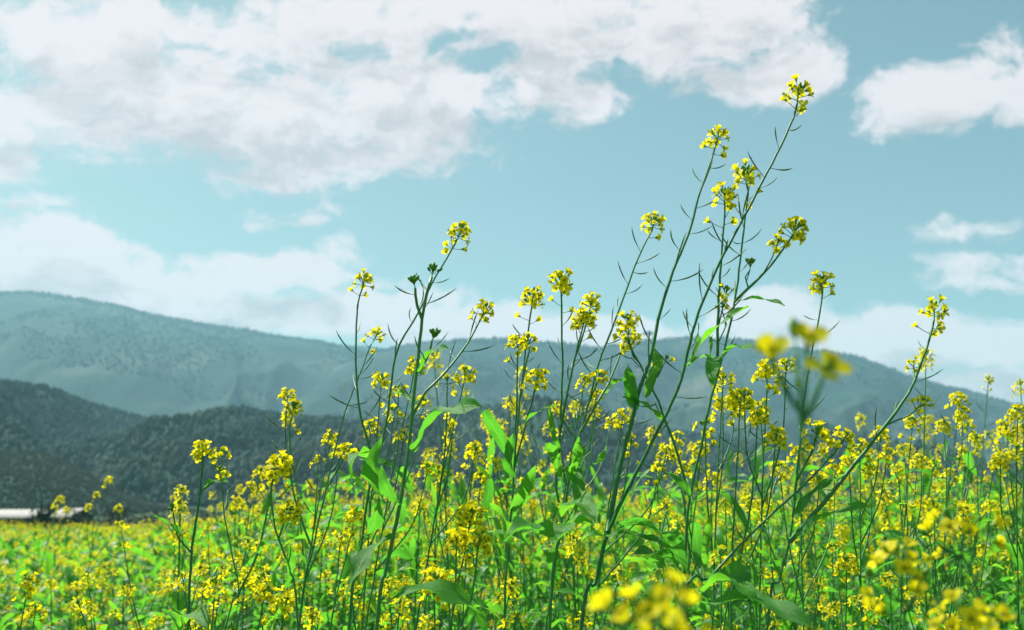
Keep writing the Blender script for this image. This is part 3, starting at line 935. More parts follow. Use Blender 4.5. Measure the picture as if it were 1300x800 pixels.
# leafy undergrowth below the flowers
um = MB()
LEAF_MID = [leaf_arrays(90 + i, rw, sg, .3, .14, 7, 2, tw) for i, (rw, sg, tw) in enumerate([(.17, 60, 10), (.21, 80, -20), (.14, 40, 15), (.24, 95, 25), (.16, 30, -10)])]
def leaf_cloud(n, y0, y1, am, zlo, zhi, smin, smax, T):
    x, y, a = scatter(n, y0, y1, am)
    z = (zlo + (zhi - zlo) * RNG.uniform(0, 1, n) ** .8) * canopy(a, y)
    s = RNG.uniform(smin, smax, n); yaw = RNG.uniform(0, 6.28, n); pit = RNG.uniform(-1.1, .6, n); rol = RNG.uniform(-.6, .6, n)
    kk = RNG.integers(0, len(T), n)
    cy, sy, cp, sp, cr, sr = np.cos(yaw), np.sin(yaw), np.cos(pit), np.sin(pit), np.cos(rol), np.sin(rol)
    Ms = np.zeros((n, 4, 4))
    Ms[:, 0, 0] = cy * cp; Ms[:, 0, 1] = cy * sp * sr - sy * cr; Ms[:, 0, 2] = cy * sp * cr + sy * sr
    Ms[:, 1, 0] = sy * cp; Ms[:, 1, 1] = sy * sp * sr + cy * cr; Ms[:, 1, 2] = sy * sp * cr - cy * sr
    Ms[:, 2, 0] = -sp; Ms[:, 2, 1] = cp * sr; Ms[:, 2, 2] = cp * cr
    Ms[:, :3, :3] *= s[:, None, None]
    Ms[:, 0, 3] = x; Ms[:, 1, 3] = y; Ms[:, 2, 3] = z; Ms[:, 3, 3] = 1
    for k in range(len(T)):
        um.add_many(T[k][0], Ms[kk == k])
leaf_cloud(6500, 1.5, 4.8, .80, .30, .92, .05, .10, LEAF_MID)
leaf_cloud(7000, 4.5, 12, .62, .40, .94, .08, .16, LEAF_LO)
leaf_cloud(5200, 12, 30, .64, .5, .88, .10, .18, LEAF_LO)
uo = link('undergrowth', um.mesh('undergrowth', MATS))
uo['kind'] = 'stuff'; uo['category'] = 'foliage'; uo['label'] = 'dense green leaves filling the field below the flowers'

def gz(y, a=None):
    """valley floor: the field's level, a dip beyond its far edge, then a gentle rise to the hills"""
    z = -2.2 * sstep(y, 30, 75) + 8.0 * sstep(y, 120, 620) + 20 * sstep(y, 620, 2600)
    return z if a is None else z + 3.5 * sstep(-a, .22, .42) * sstep(y, 130, 380)

def ground_mat():
    m, nt, out = new_mat('valley_ground'); L = nt.links.new
    tc = nd(nt, 'ShaderNodeTexCoord')
    n1 = noise(nt, .02, 6, .6, tc.outputs['Object']); n2 = noise(nt, 1.2, 5, .6, tc.outputs['Object'])
    r = ramp(nt, [(.3, (.030, .060, .032)), (.5, (.050, .090, .042)), (.7, (.085, .105, .060))])
    mx = nd(nt, 'ShaderNodeMath', operation='MULTIPLY_ADD', i_1=.35); L(n2.outputs['Fac'], mx.inputs[0])
    m2 = nd(nt, 'ShaderNodeMath', operation='MULTIPLY', i_1=.7); L(n1.outputs['Fac'], m2.inputs[0]); L(m2.outputs[0], mx.inputs[2])
    L(mx.outputs[0], r.inputs[0])
    p = nd(nt, 'ShaderNodeBsdfPrincipled'); p.inputs['Roughness'].default_value = .95; p.inputs['Specular IOR Level'].default_value = .1
    L(r.outputs[0], p.inputs['Base Color']); L(p.outputs[0], out.inputs[0])
    return m
ys = np.concatenate([np.linspace(-60, 0, 4), np.linspace(5, 140, 50), np.linspace(150, 900, 60), np.linspace(1000, 3500, 16)])
xs = np.linspace(-1, 1, 120)
gv = []; 
for y in ys:
    w = 90 + max(y, 0) * .82
    xx = xs * w
    zz = gz(np.full_like(xx, y), xx / max(y, 1.0)) + np.where(y > 45, (fbm(xx / 60, np.full_like(xx, y / 60), 4, 3) - .5) * min(3.0, max(0, (y - 45) / 60)), 0)
    gv.append(np.stack([xx, np.full_like(xx, y), zz], 1))
gv = np.concatenate(gv); nx = len(xs)
gf = [(j * nx + i, j * nx + i + 1, (j + 1) * nx + i + 1, (j + 1) * nx + i) for j in range(len(ys) - 1) for i in range(nx - 1)]
mb = MB(); mb.add(gv, gf, 0)
go = link('ground', mb.mesh('ground', [ground_mat()])); go['kind'] = 'structure'

# ------------------------------------------------------------------ hills
class Hill:
    def __init__(s, crest, D, foot, back, seed, gully, gl, power=1.0, Dvar=0.0, rough=1.0):
        ax, ex = zip(*[ratio(*c) for c in crest])
        s.ax = np.array(ax); s.ex = np.array(ex)
        s.D, s.foot, s.back, s.seed, s.gully, s.gl, s.power, s.Dvar, s.rough = D, foot, back, seed, gully, gl, power, Dvar, rough
    def dc(s, a):
        return s.D * (1 + s.Dvar * (fbm(a * 6 + 30, a * 0 + 1.7, 3, s.seed + 50) - .5))
    def z(s, a, y):
        e = np.interp(a, s.ax, s.ex)
        dc = s.dc(a); zc = CAMZ + e * dc; zf = gz(np.full_like(a, s.foot)) - 6
        t = np.clip((y - s.foot) / (dc - s.foot), 0, 1)
        up = zf + (zc - zf) * t ** s.power
        # spurs run down the slope: noise stretched along the fall line, warped
        w = (fbm(a * s.D / (s.gl * 2.2), y / (s.gl * 2.5), 3, s.seed + 9) - .5) * 1.6
        g = 1 - np.abs(fbm(a * s.D / s.gl + w, y / (s.gl * 3.0) + w * .5, 4, s.seed) * 2 - 1) * 2
        env = np.sin(np.pi * np.clip(t, 0, 1) ** .8) ** .8
        zz = up + (g - .45) * s.gully * env
        d = np.clip(y - dc, 0, None)
        zz = zz - d * .45
        zz = zz + (fbm(a * s.D / 14., y / 14., 3, s.seed + 3) - .5) * s.rough
        return zz
    def build(s, name, mat, a0, a1, na, ny):
        aa = np.linspace(a0, a1, na); tt = np.linspace(0, 1, ny)
        A, T = np.meshgrid(aa, tt)
        dcA = s.dc(A); k = .82
        Y = np.where(T < k, s.foot + (dcA - s.foot) * (T / k), dcA + (T - k) / (1 - k) * s.back)
        Z = s.z(A, Y)
        V = np.stack([A * Y, Y, Z], -1).reshape(-1, 3)
        idx = np.arange(na * ny).reshape(ny, na)
        F = np.stack([idx[:-1, :-1], idx[:-1, 1:], idx[1:, 1:], idx[1:, :-1]], -1).reshape(-1, 4)
        mb = MB(); mb.add(V, F.tolist(), 0)
        o = link(name, mb.mesh(name, [mat])); o['kind'] = 'structure'
        return o

def hill_mat(name, sc1, stops, sc2, amt, seed):
    m, nt, out = new_mat(name); L = nt.links.new
    tc = nd(nt, 'ShaderNodeTexCoord')
    mp = nd(nt, 'ShaderNodeMapping'); mp.inputs['Location'].default_value = (seed * 31., seed * 17., 0)
    mp.inputs['Scale'].default_value = (1, .55, 1)
    L(tc.outputs['Object'], mp.inputs[0])
    n1 = noise(nt, sc1, 7, .6, mp.outputs[0]); n2 = noise(nt, sc2, 5, .65, mp.outputs[0])
    n1.inputs['Distortion'].default_value = .6
    a = nd(nt, 'ShaderNodeMath', operation='MULTIPLY_ADD', i_1=amt); L(n2.outputs['Fac'], a.inputs[0])
    b = nd(nt, 'ShaderNodeMath', operation='MULTIPLY', i_1=1 - amt); L(n1.outputs['Fac'], b.inputs[0]); L(b.outputs[0], a.inputs[2])
    r = ramp(nt, stops); L(a.outputs[0], r.inputs[0])
    p = nd(nt, 'ShaderNodeBsdfPrincipled'); p.inputs['Roughness'].default_value = .95; p.inputs['Specular IOR Level'].default_value = .05
    L(r.outputs[0], p.inputs['Base Color']); L(p.outputs[0], out.inputs[0])
    return m
M_MTN = hill_mat('mountain_slopes', .0045, [(.34, (.010, .032, .030)), (.48, (.018, .046, .037)), (.56, (.036, .064, .048)), (.64, (.080, .092, .07)), (.72, (.24, .17, .14))], .02, .25, 1)
M_MID = hill_mat('forest_floor', .012, [(.35, (.012, .042, .034)), (.5, (.022, .056, .042)), (.66, (.05, .072, .05)), (.8, (.14, .10, .08))], .12, .35, 2)
M_MOUND = hill_mat('brush_slope', .03, [(.3, (.055, .085, .058)), (.5, (.080, .108, .070)), (.7, (.10, .122, .08))], .12, .3, 3)

far = Hill([(200, 470), (350, 452), (400, 441), (430, 435), (465, 436), (520, 444), (640, 470)], 3250, 2600, 300, 71, 40, 260)
far.build('mountain', M_MTN, -.40, .05, 120, 30)
mtn_left = Hill([(-400, 410), (-250, 398), (-100, 380), (0, 371), (40, 370), (80, 375), (150, 388), (200, 400), (250, 409), (300, 416), (350, 425), (400, 433), (440, 441), (520, 462), (600, 490), (720, 540), (900, 600)], 2600, 1150, 500, 72, 70, 330, .95, .05, 7)
mtn_left.build('mountain', M_MTN, -.95, .22, 520, 170)
mtn_right = Hill([(200, 560), (300, 520), (380, 485), (430, 462), (480, 445), (550, 433), (640, 429), (700, 434), (760, 441), (830, 431), (880, 428), (950, 430), (1000, 440), (1050, 447), (1090, 452), (1150, 475), (1200, 490), (1300, 515), (1400, 540), (1600, 580), (1800, 610)], 2250, 1050, 500, 73, 55, 300, .95, .05, 7)
mtn_right.build('mountain', M_MTN, -.36, .95, 620, 170)
mid = Hill([(-400, 470), (-100, 496), (0, 507), (60, 517), (130, 530), (200, 540), (280, 546), (330, 548), (400, 549), (480, 544), (560, 538), (620, 531), (680, 532), (760, 538), (850, 548), (950, 562), (1050, 577), (1150, 600), (1300, 618), (1500, 645)], 860, 360, 160, 74, 52, 190, .9, .08, 1.0)
mid.build('hill', M_MID, -.85, .75, 420, 130)
mound = Hill([(-300, 620), (-150, 596), (-60, 582), (0, 577), (50, 575), (90, 588), (120, 606), (150, 625), (190, 640), (260, 650)], 335, 225, 60, 75, 3, 60, .6, .0, .8)
mound.build('hill', M_MID, -.75, -.28, 120, 50)

# ------------------------------------------------------------------ forest on the hills (far woods: one mass each)
def tree_blob(seed, conical):
    rg = random.Random(seed); V = []; F = []
    sd = 8
    rings = [(0.0, .5), (.15, 1.0), (.3, .6), (.45, .8), (.6, .42), (.78, .4), (.88, .14)] if conical else [(0.02, .5), (.2, 1.0), (.38, .8), (.55, 1.0), (.72, .62), (.86, .6), (.95, .2)]
    for t, w in rings:
        for k in range(sd):
            a = 2 * math.pi * (k + rg.uniform(-.3, .3)) / sd; r = w * rg.uniform(.35, 1.25) * (.25 if conical else .36)
            V.append((math.cos(a) * r, math.sin(a) * r, t + rg.uniform(-.07, .07)))
    V.append((rg.uniform(-.04, .04), rg.uniform(-.04, .04), 1.0))
    for i in range(len(rings) - 1):
        for k in range(sd):
            F.append((i * sd + k, i * sd + (k + 1) % sd, (i + 1) * sd + (k + 1) % sd, (i + 1) * sd + k))
    for k in range(sd):
        F.append(((len(rings) - 1) * sd + k, (len(rings) - 1) * sd + (k + 1) % sd, len(V) - 1))
    mb = MB(); mb.add(V, F, 0); return mb.arrays()
BLOBS = [tree_blob(i, i % 4 == 0) for i in range(8)]

def forest_mat(name, stops, scale):
    m, nt, out = new_mat(name); L = nt.links.new
    geo = nd(nt, 'ShaderNodeNewGeometry'); tc = nd(nt, 'ShaderNodeTexCoord')
    n1 = noise(nt, scale, 4, .6, tc.outputs['Object']); n2 = noise(nt, .9, 3, .6, tc.outputs['Object'])
    a = nd(nt, 'ShaderNodeMath', operation='MULTIPLY_ADD', i_1=.14); L(geo.outputs['Random Per Island'], a.inputs[0])
    b = nd(nt, 'ShaderNodeMath', operation='MULTIPLY', i_1=.66); L(n1.outputs['Fac'], b.inputs[0]); L(b.outputs[0], a.inputs[2])
    c = nd(nt, 'ShaderNodeMath', operation='MULTIPLY_ADD', i_1=.25); L(n2.outputs['Fac'], c.inputs[0]); L(a.outputs[0], c.inputs[2])
    r = ramp(nt, stops); L(c.outputs[0], r.inputs[0])
    p = nd(nt, 'ShaderNodeBsdfPrincipled'); p.inputs['Roughness'].default_value = .9; p.inputs['Specular IOR Level'].default_value = .1
    L(r.outputs[0], p.inputs['Base Color']); L(p.outputs[0], out.inputs[0])
    return m
M_FOREST = forest_mat('forest_leaves', [(.30, (.014, .060, .048)), (.47, (.030, .080, .058)), (.58, (.066, .100, .072)), (.8, (.10, .12, .088))], .014)
M_FARFOREST = forest_mat('far_forest_leaves', [(.25, (.016, .044, .034)), (.5, (.022, .055, .040)), (.75, (.034, .066, .046))], .004)

def forest(name, label, hill, n, a0, a1, hmin, hmax, mat, keep=None, crest=0):
    m = MB()
    a = RNG.uniform(a0, a1, n); t = RNG.uniform(.02, 1.04, n)
    if crest:
        nc = crest; a = np.concatenate([a, RNG.uniform(a0, a1, nc)]); t = np.concatenate([t, RNG.uniform(.93, 1.03, nc)])
    dc = hill.dc(a); y = hill.foot + (dc - hill.foot) * t
    z = hill.z(a, y)
    if keep is not None:
        s = keep(a, y, t); a, y, z, t = a[s], y[s], z[s], t[s]
    k = len(a); h = RNG.uniform(hmin, hmax, k)
    kk = RNG.integers(0, len(BLOBS), k); r = RNG.uniform(0, 6.28, k)
    Ms = np.zeros((k, 4, 4)); w = h * RNG.uniform(.8, 1.3, k)
    Ms[:, 0, 0] = np.cos(r) * w; Ms[:, 0, 1] = -np.sin(r) * w; Ms[:, 1, 0] = np.sin(r) * w; Ms[:, 1, 1] = np.cos(r) * w
    Ms[:, 2, 2] = h; Ms[:, 0, 3] = a * y; Ms[:, 1, 3] = y; Ms[:, 2, 3] = z - .06 * h; Ms[:, 3, 3] = 1
    for q in range(len(BLOBS)):
        m.add_many(BLOBS[q], Ms[kk == q])
    o = link(name, m.mesh(name, [mat], smooth=True)); o['kind'] = 'stuff'; o['category'] = 'forest'; o['label'] = label

forest('forest', 'dark green forest covering the low hill beyond the field', mid, 30000, -.80, .70, 3.0, 5.6, M_FOREST, None, 1500)
forest('forest', 'hazy woods along the high mountain at the side of the sheds', mtn_left, 16000, -.80, .05, 3.5, 7, M_FARFOREST,
       lambda a, y, t: (fbm(a * 9, y / 260, 4, 5) + .35 * sstep(t, .85, 1.0)) > .52, 2500)
forest('forest', 'hazy woods along the long mountain ridge behind the tall stalks', mtn_right, 16000, -.25, .80, 3.5, 6.5, M_FARFOREST,
       lambda a, y, t: (fbm(a * 9 + 40, y / 240, 4, 6) + .35 * sstep(t, .85, 1.0)) > .54, 2500)
forest('brush', 'low grey green brush covering the round mound beyond the sheds', mound, 15000, -.74, -.30, .4, 1.1, M_MOUND)

# ------------------------------------------------------------------ trees, shrubs, sheds
def clump_mesh(name, mat, centre, radii, n, size, seed, flat=0.0):
    rg = np.random.default_rng(seed)
    sub = rg.normal(size=(14, 3)); sub /= np.linalg.norm(sub, axis=1)[:, None]; sub *= rg.uniform(.35, .75, 14)[:, None]
    k = rg.integers(0, 14, n)
    d = rg.normal(size=(n, 3)); d /= np.linalg.norm(d, axis=1)[:, None]
    P = sub[k] + d * (rg.uniform(0, 1, n) ** .4)[:, None] * .48
    P[:, 2] = np.maximum(P[:, 2], -.9 + flat)
    P = P * np.array(radii) + np.array(centre)
    u = rg.normal(size=(n, 3)); u /= np.linalg.norm(u, axis=1)[:, None]
    v = np.cross(u, rg.normal(size=(n, 3))); v /= np.linalg.norm(v, axis=1)[:, None]
    s = rg.uniform(.6, 1.3, n)[:, None] * size
    V = np.stack([P - u * s, P + v * s * .55, P + u * s, P - v * s * .55], 1).reshape(-1, 3)
    mb = MB(); mb.add(V, np.arange(n * 4).reshape(-1, 4).tolist(), 0)
    return mb.mesh(name, [mat], smooth=False)
M_SHRUB = forest_mat('shrub_leaves', [(.25, (.012, .045, .030)), (.5, (.026, .07, .04)), (.75, (.06, .10, .05))], .3)
M_OLIVE = forest_mat('grey_shrub_leaves', [(.25, (.035, .06, .04)), (.5, (.06, .085, .055)), (.75, (.10, .11, .07))], .3)
def bark():
    m, nt, out = new_mat('bark'); L = nt.links.new
    tc = nd(nt, 'ShaderNodeTexCoord'); n1 = noise(nt, 6, 5, .6, tc.outputs['Object'])
    r = ramp(nt, [(.3, (.05, .035, .025)), (.7, (.13, .10, .075))]); L(n1.outputs['Fac'], r.inputs[0])
    p = nd(nt, 'ShaderNodeBsdfPrincipled'); p.inputs['Roughness'].default_value = .9
    L(r.outputs[0], p.inputs['Base Color']); L(p.outputs[0], out.inputs[0]); return m
M_BARK = bark()

def shrub(label, px, D, w, h, dark, seed):
    b = at(px, 640, D); z = float(gz(np.array([D]))[0])
    t = thing('shrub', label, 'shrub', 'shrubs along the far edge of the field', Matrix.Translation((b.x, D, z)))
    link('foliage', clump_mesh('foliage', M_SHRUB if dark else M_OLIVE, (0, 0, h * .52), (w / 2, w / 2, h * .5), 900, .16 * (h / 3) ** .5, seed), t)
    mb = MB()
    rg = random.Random(seed)
    for k in range(4):
        a = k * 1.6 + rg.random()
        add_tube(mb, [Vector((0, 0, -.2)), Vector((math.cos(a) * w * .1, math.sin(a) * w * .1, h * .35)), Vector((math.cos(a) * w * .22, math.sin(a) * w * .22, h * .7))], [.07, .05, .02], 5, 0)
    link('stem', mb.mesh('stem', [M_BARK]), t)
SH = [('dark bushy shrub hiding the gap between the two pale roofs', 53, 92, 2.6, 4.6, 1), ('dark leafy shrub right of the small pale roof', 98, 96, 2.4, 4.0, 1),
      ('grey green shrub just behind the long pale roof', 26, 125, 4.4, 4.9, 0), ('small dark shrub two shrubs right of the small pale roof', 118, 100, 3.0, 3.4, 1),
      ('low grey green shrub beyond the thin plant that breaks the field edge', 150, 115, 5.0, 4.3, 0), ('dull green shrub left of the leftmost tall stalk', 200, 120, 6.0, 4.0, 0),
      ('wide dark shrub behind the leftmost tall stalk', 262, 118, 6.5, 3.9, 1), ('grey green shrub behind the curved stalk', 335, 125, 6.0, 4.2, 0),
      ('dark low shrub behind the tall group left of centre', 455, 130, 7.0, 4.0, 1), ('grey green low shrub in the gap between the two tall groups', 610, 130, 8.0, 4.1, 0),
      ('low dark shrub behind the upright middle stalks', 720, 135, 8.0, 4.0, 1), ('dark shrub low behind the long stalk that leans right', 1090, 130, 8.0, 4.4, 1)]
for i, (lb, px, D, w, h, dk) in enumerate(SH): shrub(lb, px, D, w, h, dk, 500 + i)

def plain(name, col, rough, nscale, spread, metal=0):
    m, nt, out = new_mat(name); L = nt.links.new
    tc = nd(nt, 'ShaderNodeTexCoord'); n1 = noise(nt, nscale, 5, .6, tc.outputs['Object'])
    r = ramp(nt, [(.25, tuple(c * (1 - spread) for c in col)), (.75, tuple(min(1, c * (1 + spread)) for c in col))]); L(n1.outputs['Fac'], r.inputs[0])
    p = nd(nt, 'ShaderNodeBsdfPrincipled'); p.inputs['Roughness'].default_value = rough
    L(r.outputs[0], p.inputs['Base Color']); L(p.outputs[0], out.inputs[0]); return m
M_ROOF = plain('pale_roof_sheet', (.30, .28, .26), .7, 1.5, .25)
M_WALL = plain('shed_boards', (.07, .065, .055), .9, 3, .3)
M_DOOR = plain('shed_door', (.10, .08, .06), .85, 4, .3)
def boxm(name, mat, x0, x1, y0, y1, z0, z1):
    V = [(x, y, z) for z in (z0, z1) for y in (y0, y1) for x in (x0, x1)]
    mb = MB(); mb.add(V, [(0, 2, 3, 1), (4, 5, 7, 6), (0, 1, 5, 4), (2, 6, 7, 3), (0, 4, 6, 2), (1, 3, 7, 5)], 0)
    return mb.mesh(name, [mat], smooth=False)
def shed(label, px0, px1, D, ytop, ybot, depth):
    l = at(px0, ybot, D); r = at(px1, ybot, D); zt = at(px0, ytop, D + depth * .5).z
    z = float(gz(np.array([D]))[0]); cx = (l.x + r.x) / 2; w = r.x - l.x
    t = thing('farm_shed', label, 'shed', 'sheds beyond the field', Matrix.Translation((cx, D, z - .3)))
    ez = l.z - z + .3; tz = zt - z + .3
    link('wall', boxm('wall', M_WALL, -w / 2 + .25, w / 2 - .25, .35, depth - .35, 0, ez - .06), t)
    # gable roof of two corrugated slopes with overhanging eaves
    mb = MB(); n = max(8, int(w / .25)); V = []; F = []
    prof = [(0, ez - .05), (depth * .5, tz), (depth, ez - .05)]
    for j, (yy, zz) in enumerate(prof):
        for i in range(n + 1):
            V.append((-w / 2 + w * i / n, yy, zz + (.035 if i % 2 else 0)))
    for j, (yy, zz) in enumerate(prof):
        for i in range(n + 1):
            V.append((-w / 2 + w * i / n, yy, zz + (.035 if i % 2 else 0) - .07))
    o = 3 * (n + 1)
    for j in range(2):
        for i in range(n):
            a = j * (n + 1) + i
            F.append((a, a + 1, a + n + 2, a + n + 1)); F.append((o + a, o + a + n + 1, o + a + n + 2, o + a + 1))
    for j in (0, 2):
        for i in range(n):
            a = j * (n + 1) + i; F.append((a, o + a, o + a + 1, a + 1))
    for i in (0, n):
        for j in range(2):
            a = j * (n + 1) + i; F.append((a, a + n + 1, o + a + n + 1, o + a))
    mb.add(V, F, 0)
    link('roof', mb.mesh('roof', [M_ROOF], smooth=False), t)
    link('door', boxm('door', M_DOOR, -min(1.0, w * .25), min(1.0, w * .25), .30, .352, 0, 2.1), t)
shed('long low farm shed with a pale sheet roof beyond the field', -220, 49, 100, 647, 657, 6)
shed('short farm shed with a pale sheet roof right of the dark bush', 61, 89, 100, 645.5, 656, 6)

# flat-topped tree alone on the skyline
a_, e_ = ratio(823, 432)
Dt = float(mtn_right.dc(np.array([a_]))[0]); zt = float(mtn_right.z(np.array([a_]), np.array([Dt]))[0])
t = thing('umbrella_tree', 'lone wide flat-topped tree on the mountain skyline behind the tallest stalks', 'tree', None, Matrix.Translation((a_ * Dt, Dt, zt - 1)))
link('crown', clump_mesh('crown', M_FARFOREST, (0, 0, 17), (13, 13, 4.5), 700, 1.5, 901), t)
mb = MB(); add_tube(mb, [Vector((0, 0, -1)), Vector((.3, 0, 8)), Vector((.2, 0, 16))], [1.0, .7, .4], 7, 0)
for k in range(5):
    aa = k * 1.26; add_tube(mb, [Vector((.2, 0, 10)), Vector((math.cos(aa) * 7, math.sin(aa) * 7, 16))], [.4, .15], 5, 0)
link('trunk', mb.mesh('trunk', [M_BARK]), t)

# ------------------------------------------------------------------ haze
hm, nt, out = new_mat('haze_air')
pv = nd(nt, 'ShaderNodeVolumePrincipled')
pv.inputs['Color'].default_value = (.42, .78, .95, 1)
pv.inputs['Density'].default_value = .0002
pv.inputs['Anisotropy'].default_value = 0.1
nt.links.new(pv.outputs[0], out.inputs['Volume'])
mb = MB()
X, Y0, Y1, Z0, Z1 = 3100, -600, 3620, -12, 640
V = [(x, y, z) for z in (Z0, Z1) for y in (Y0, Y1) for x in (-X, X)]
mb.add(V, [(0, 2, 3, 1), (4, 5, 7, 6), (0, 1, 5, 4), (2, 6, 7, 3), (0, 4, 6, 2), (1, 3, 7, 5)], 0)
ho = link('haze', mb.mesh('haze', [hm], smooth=False)); ho['kind'] = 'stuff'

# ------------------------------------------------------------------ sun, sky and clouds
SUN_EL, SUN_AZ = R(54), R(-50)          # azimuth from straight ahead, negative = left
sd_ = bpy.data.lights.new('sun', 'SUN'); sd_.energy = 5.0; sd_.angle = R(.6); sd_.color = (1, .965, .89)
so = bpy.data.objects.new('sun', sd_); COL.objects.link(so)
sv = Vector((math.sin(SUN_AZ) * math.cos(SUN_EL), math.cos(SUN_AZ) * math.cos(SUN_EL), math.sin(SUN_EL)))
so.rotation_euler = sv.to_track_quat('Z', 'Y').to_euler()

world = bpy.data.worlds.new('World'); sc.world = world; world.use_nodes = True
world.cycles.sampling_method = 'MANUAL'; world.cycles.sample_map_resolution = 256
nt = world.node_tree; nt.nodes.clear(); L = nt.links.new
out = nd(nt, 'ShaderNodeOutputWorld'); bg = nd(nt, 'ShaderNodeBackground'); L(bg.outputs[0], out.inputs[0])
SKY_S = .073
bg.inputs['Strength'].default_value = SKY_S
sky = nd(nt, 'ShaderNodeTexSky', sky_type='NISHITA'); sky.sun_disc = False
sky.sun_elevation = SUN_EL; sky.sun_rotation = SUN_AZ; sky.air_density = 1.0; sky.dust_density = 1.5; sky.ozone_density = 2.0; sky.altitude = 300
SKYTINT = (.97, 1.07, .77)
tint = nd(nt, 'ShaderNodeMix', data_type='RGBA', blend_type='MULTIPLY'); tint.inputs[0].default_value = 1
L(sky.outputs[0], tint.inputs[6]); tint.inputs[7].default_value = (*SKYTINT, 1)
tc = nd(nt, 'ShaderNodeTexCoord')
sx = nd(nt, 'ShaderNodeSeparateXYZ'); L(tc.outputs['Generated'], sx.inputs[0])
az = nd(nt, 'ShaderNodeMath', operation='ARCTAN2'); L(sx.outputs['X'], az.inputs[0]); L(sx.outputs['Y'], az.inputs[1])
el = nd(nt, 'ShaderNodeMath', operation='ARCSINE'); L(sx.outputs['Z'], el.inputs[0])
cb = nd(nt, 'ShaderNodeCombineXYZ'); L(az.outputs[0], cb.inputs[0]); L(el.outputs[0], cb.inputs[1])

def azel(px, py):
    dx = (px - 650.) / FPX; dy = (400. - py) / FPX
    v = Vector((dx, CP - dy * SP, SP + dy * CP)).normalized()
    return math.atan2(v.x, v.y), math.asin(v.z)
# cloud banks: centre and half sizes (in the photo's pixels, turned into angles), weight
CL = [(140, 120, 230, 75, 1), (330, 150, 260, 75, 1), (540, 128, 135, 66, 1), (250, 50, 300, 46, .85), (60, 40, 170, 40, .6), (470, 30, 190, 40, .9),
      (690, 45, 170, 85, 1), (720, 115, 70, 45, .9), (860, 45, 170, 55, .95), (980, 85, 90, 45, .85), (600, 5, 200, 30, .9), (900, 0, 160, 30, .8),
      (1210, 122, 118, 38, 1), (1290, 116, 70, 36, .95), (22, 205, 50, 20, .5), (15, 253, 46, 16, .4), (1202, 291, 34, 12, .3), (1256, 345, 66, 17, .5), (1225, 330, 34, 11, .3),
      (1292, 320, 34, 18, .4), (1255, 285, 30, 12, .3), (432, 322, 44, 22, .4), (400, 266, 40, 14, .22), (340, 272, 30, 10, .2), (1265, 65, 40, 16, .4),
      (40, 330, 150, 50, 1.3), (190, 365, 210, 46, 1.35), (330, 338, 130, 24, 1.2), (300, 395, 220, 34, 1.3), (460, 388, 150, 26, 1.2), (560, 412, 170, 30, 1.4),
      (700, 425, 150, 26, 1.2), (480, 353, 44, 14, .6), (970, 400, 62, 30, .9), (940, 425, 160, 24, .7), (1110, 432, 160, 32, 1.3), (1215, 440, 170, 34, 1.3),
      (1280, 490, 150, 26, .95), (820, 430, 100, 20, .6), (-200, 300, 220, 90, 1), (-250, 90, 180, 80, .9), (1600, 200, 150, 70, .9), (1550, 430, 200, 40, 1), (400, -160, 300, 70, .9), (1000, -220, 260, 70, .9)]
HOLES = [(560, 50, 70, 16, .26), (622, 80, 55, 22, .42), (645, 112, 40, 14, .35), (450, 58, 80, 10, .22), (285, 64, 100, 10, .2), (770, 95, 60, 26, .35), (240, 338, 130, 12, .3), (360, 372, 90, 10, .35), (15, 85, 60, 36, .45)]
g = bpy.data.node_groups.new('cloud_density', 'ShaderNodeTree')
g.interface.new_socket('Vector', in_out='INPUT', socket_type='NodeSocketVector')
g.interface.new_socket('Density', in_out='OUTPUT', socket_type='NodeSocketFloat')
gi = g.nodes.new('NodeGroupInput'); go_ = g.nodes.new('NodeGroupOutput')
gl = g.links.new
nw = noise(g, 9, 4, .6, gi.outputs[0])
wv = nd(g, 'ShaderNodeVectorMath', operation='SUBTRACT'); gl(nw.outputs['Color'], wv.inputs[0]); wv.inputs[1].default_value = (.5, .5, .5)
ws = nd(g, 'ShaderNodeVectorMath', operation='MULTIPLY'); gl(wv.outputs[0], ws.inputs[0]); ws.inputs[1].default_value = (.11, .06, 0)
wp = nd(g, 'ShaderNodeVectorMath', operation='ADD'); gl(gi.outputs[0], wp.inputs[0]); gl(ws.outputs[0], wp.inputs[1])
def blobs(lst):
    prev = None
    for (px, py, rx, ry, w) in lst:
        a, e = azel(px, py)
        s = nd(g, 'ShaderNodeVectorMath', operation='SUBTRACT'); gl(wp.outputs[0], s.inputs[0]); s.inputs[1].default_value = (a, e, 0)
        m = nd(g, 'ShaderNodeVectorMath', operation='MULTIPLY'); gl(s.outputs[0], m.inputs[0]); m.inputs[1].default_value = (FPX / rx * .86, FPX / ry * .86, 0)
        ln = nd(g, 'ShaderNodeVectorMath', operation='DOT_PRODUCT'); gl(m.outputs[0], ln.inputs[0]); gl(m.outputs[0], ln.inputs[1])
        q = nd(g, 'ShaderNodeMath', operation='MULTIPLY_ADD', i_1=-w, i_2=w); gl(ln.outputs['Value'], q.inputs[0])
        if prev is None: prev = q.outputs[0]
        else:
            mx = nd(g, 'ShaderNodeMath', operation='SMOOTH_MAX', i_2=.25); gl(prev, mx.inputs[0]); gl(q.outputs[0], mx.inputs[1]); prev = mx.outputs[0]
    c = nd(g, 'ShaderNodeMath', operation='MAXIMUM', i_1=-1.0); gl(prev, c.inputs[0])
    return c.outputs[0]
pos = blobs(CL); neg = blobs(HOLES)
ng0 = nd(g, 'ShaderNodeMath', operation='MAXIMUM', i_1=0.0); gl(neg, ng0.inputs[0])
ng = nd(g, 'ShaderNodeMath', operation='MULTIPLY_ADD', i_1=-1.6); gl(ng0.outputs[0], ng.inputs[0]); gl(pos, ng.inputs[2])
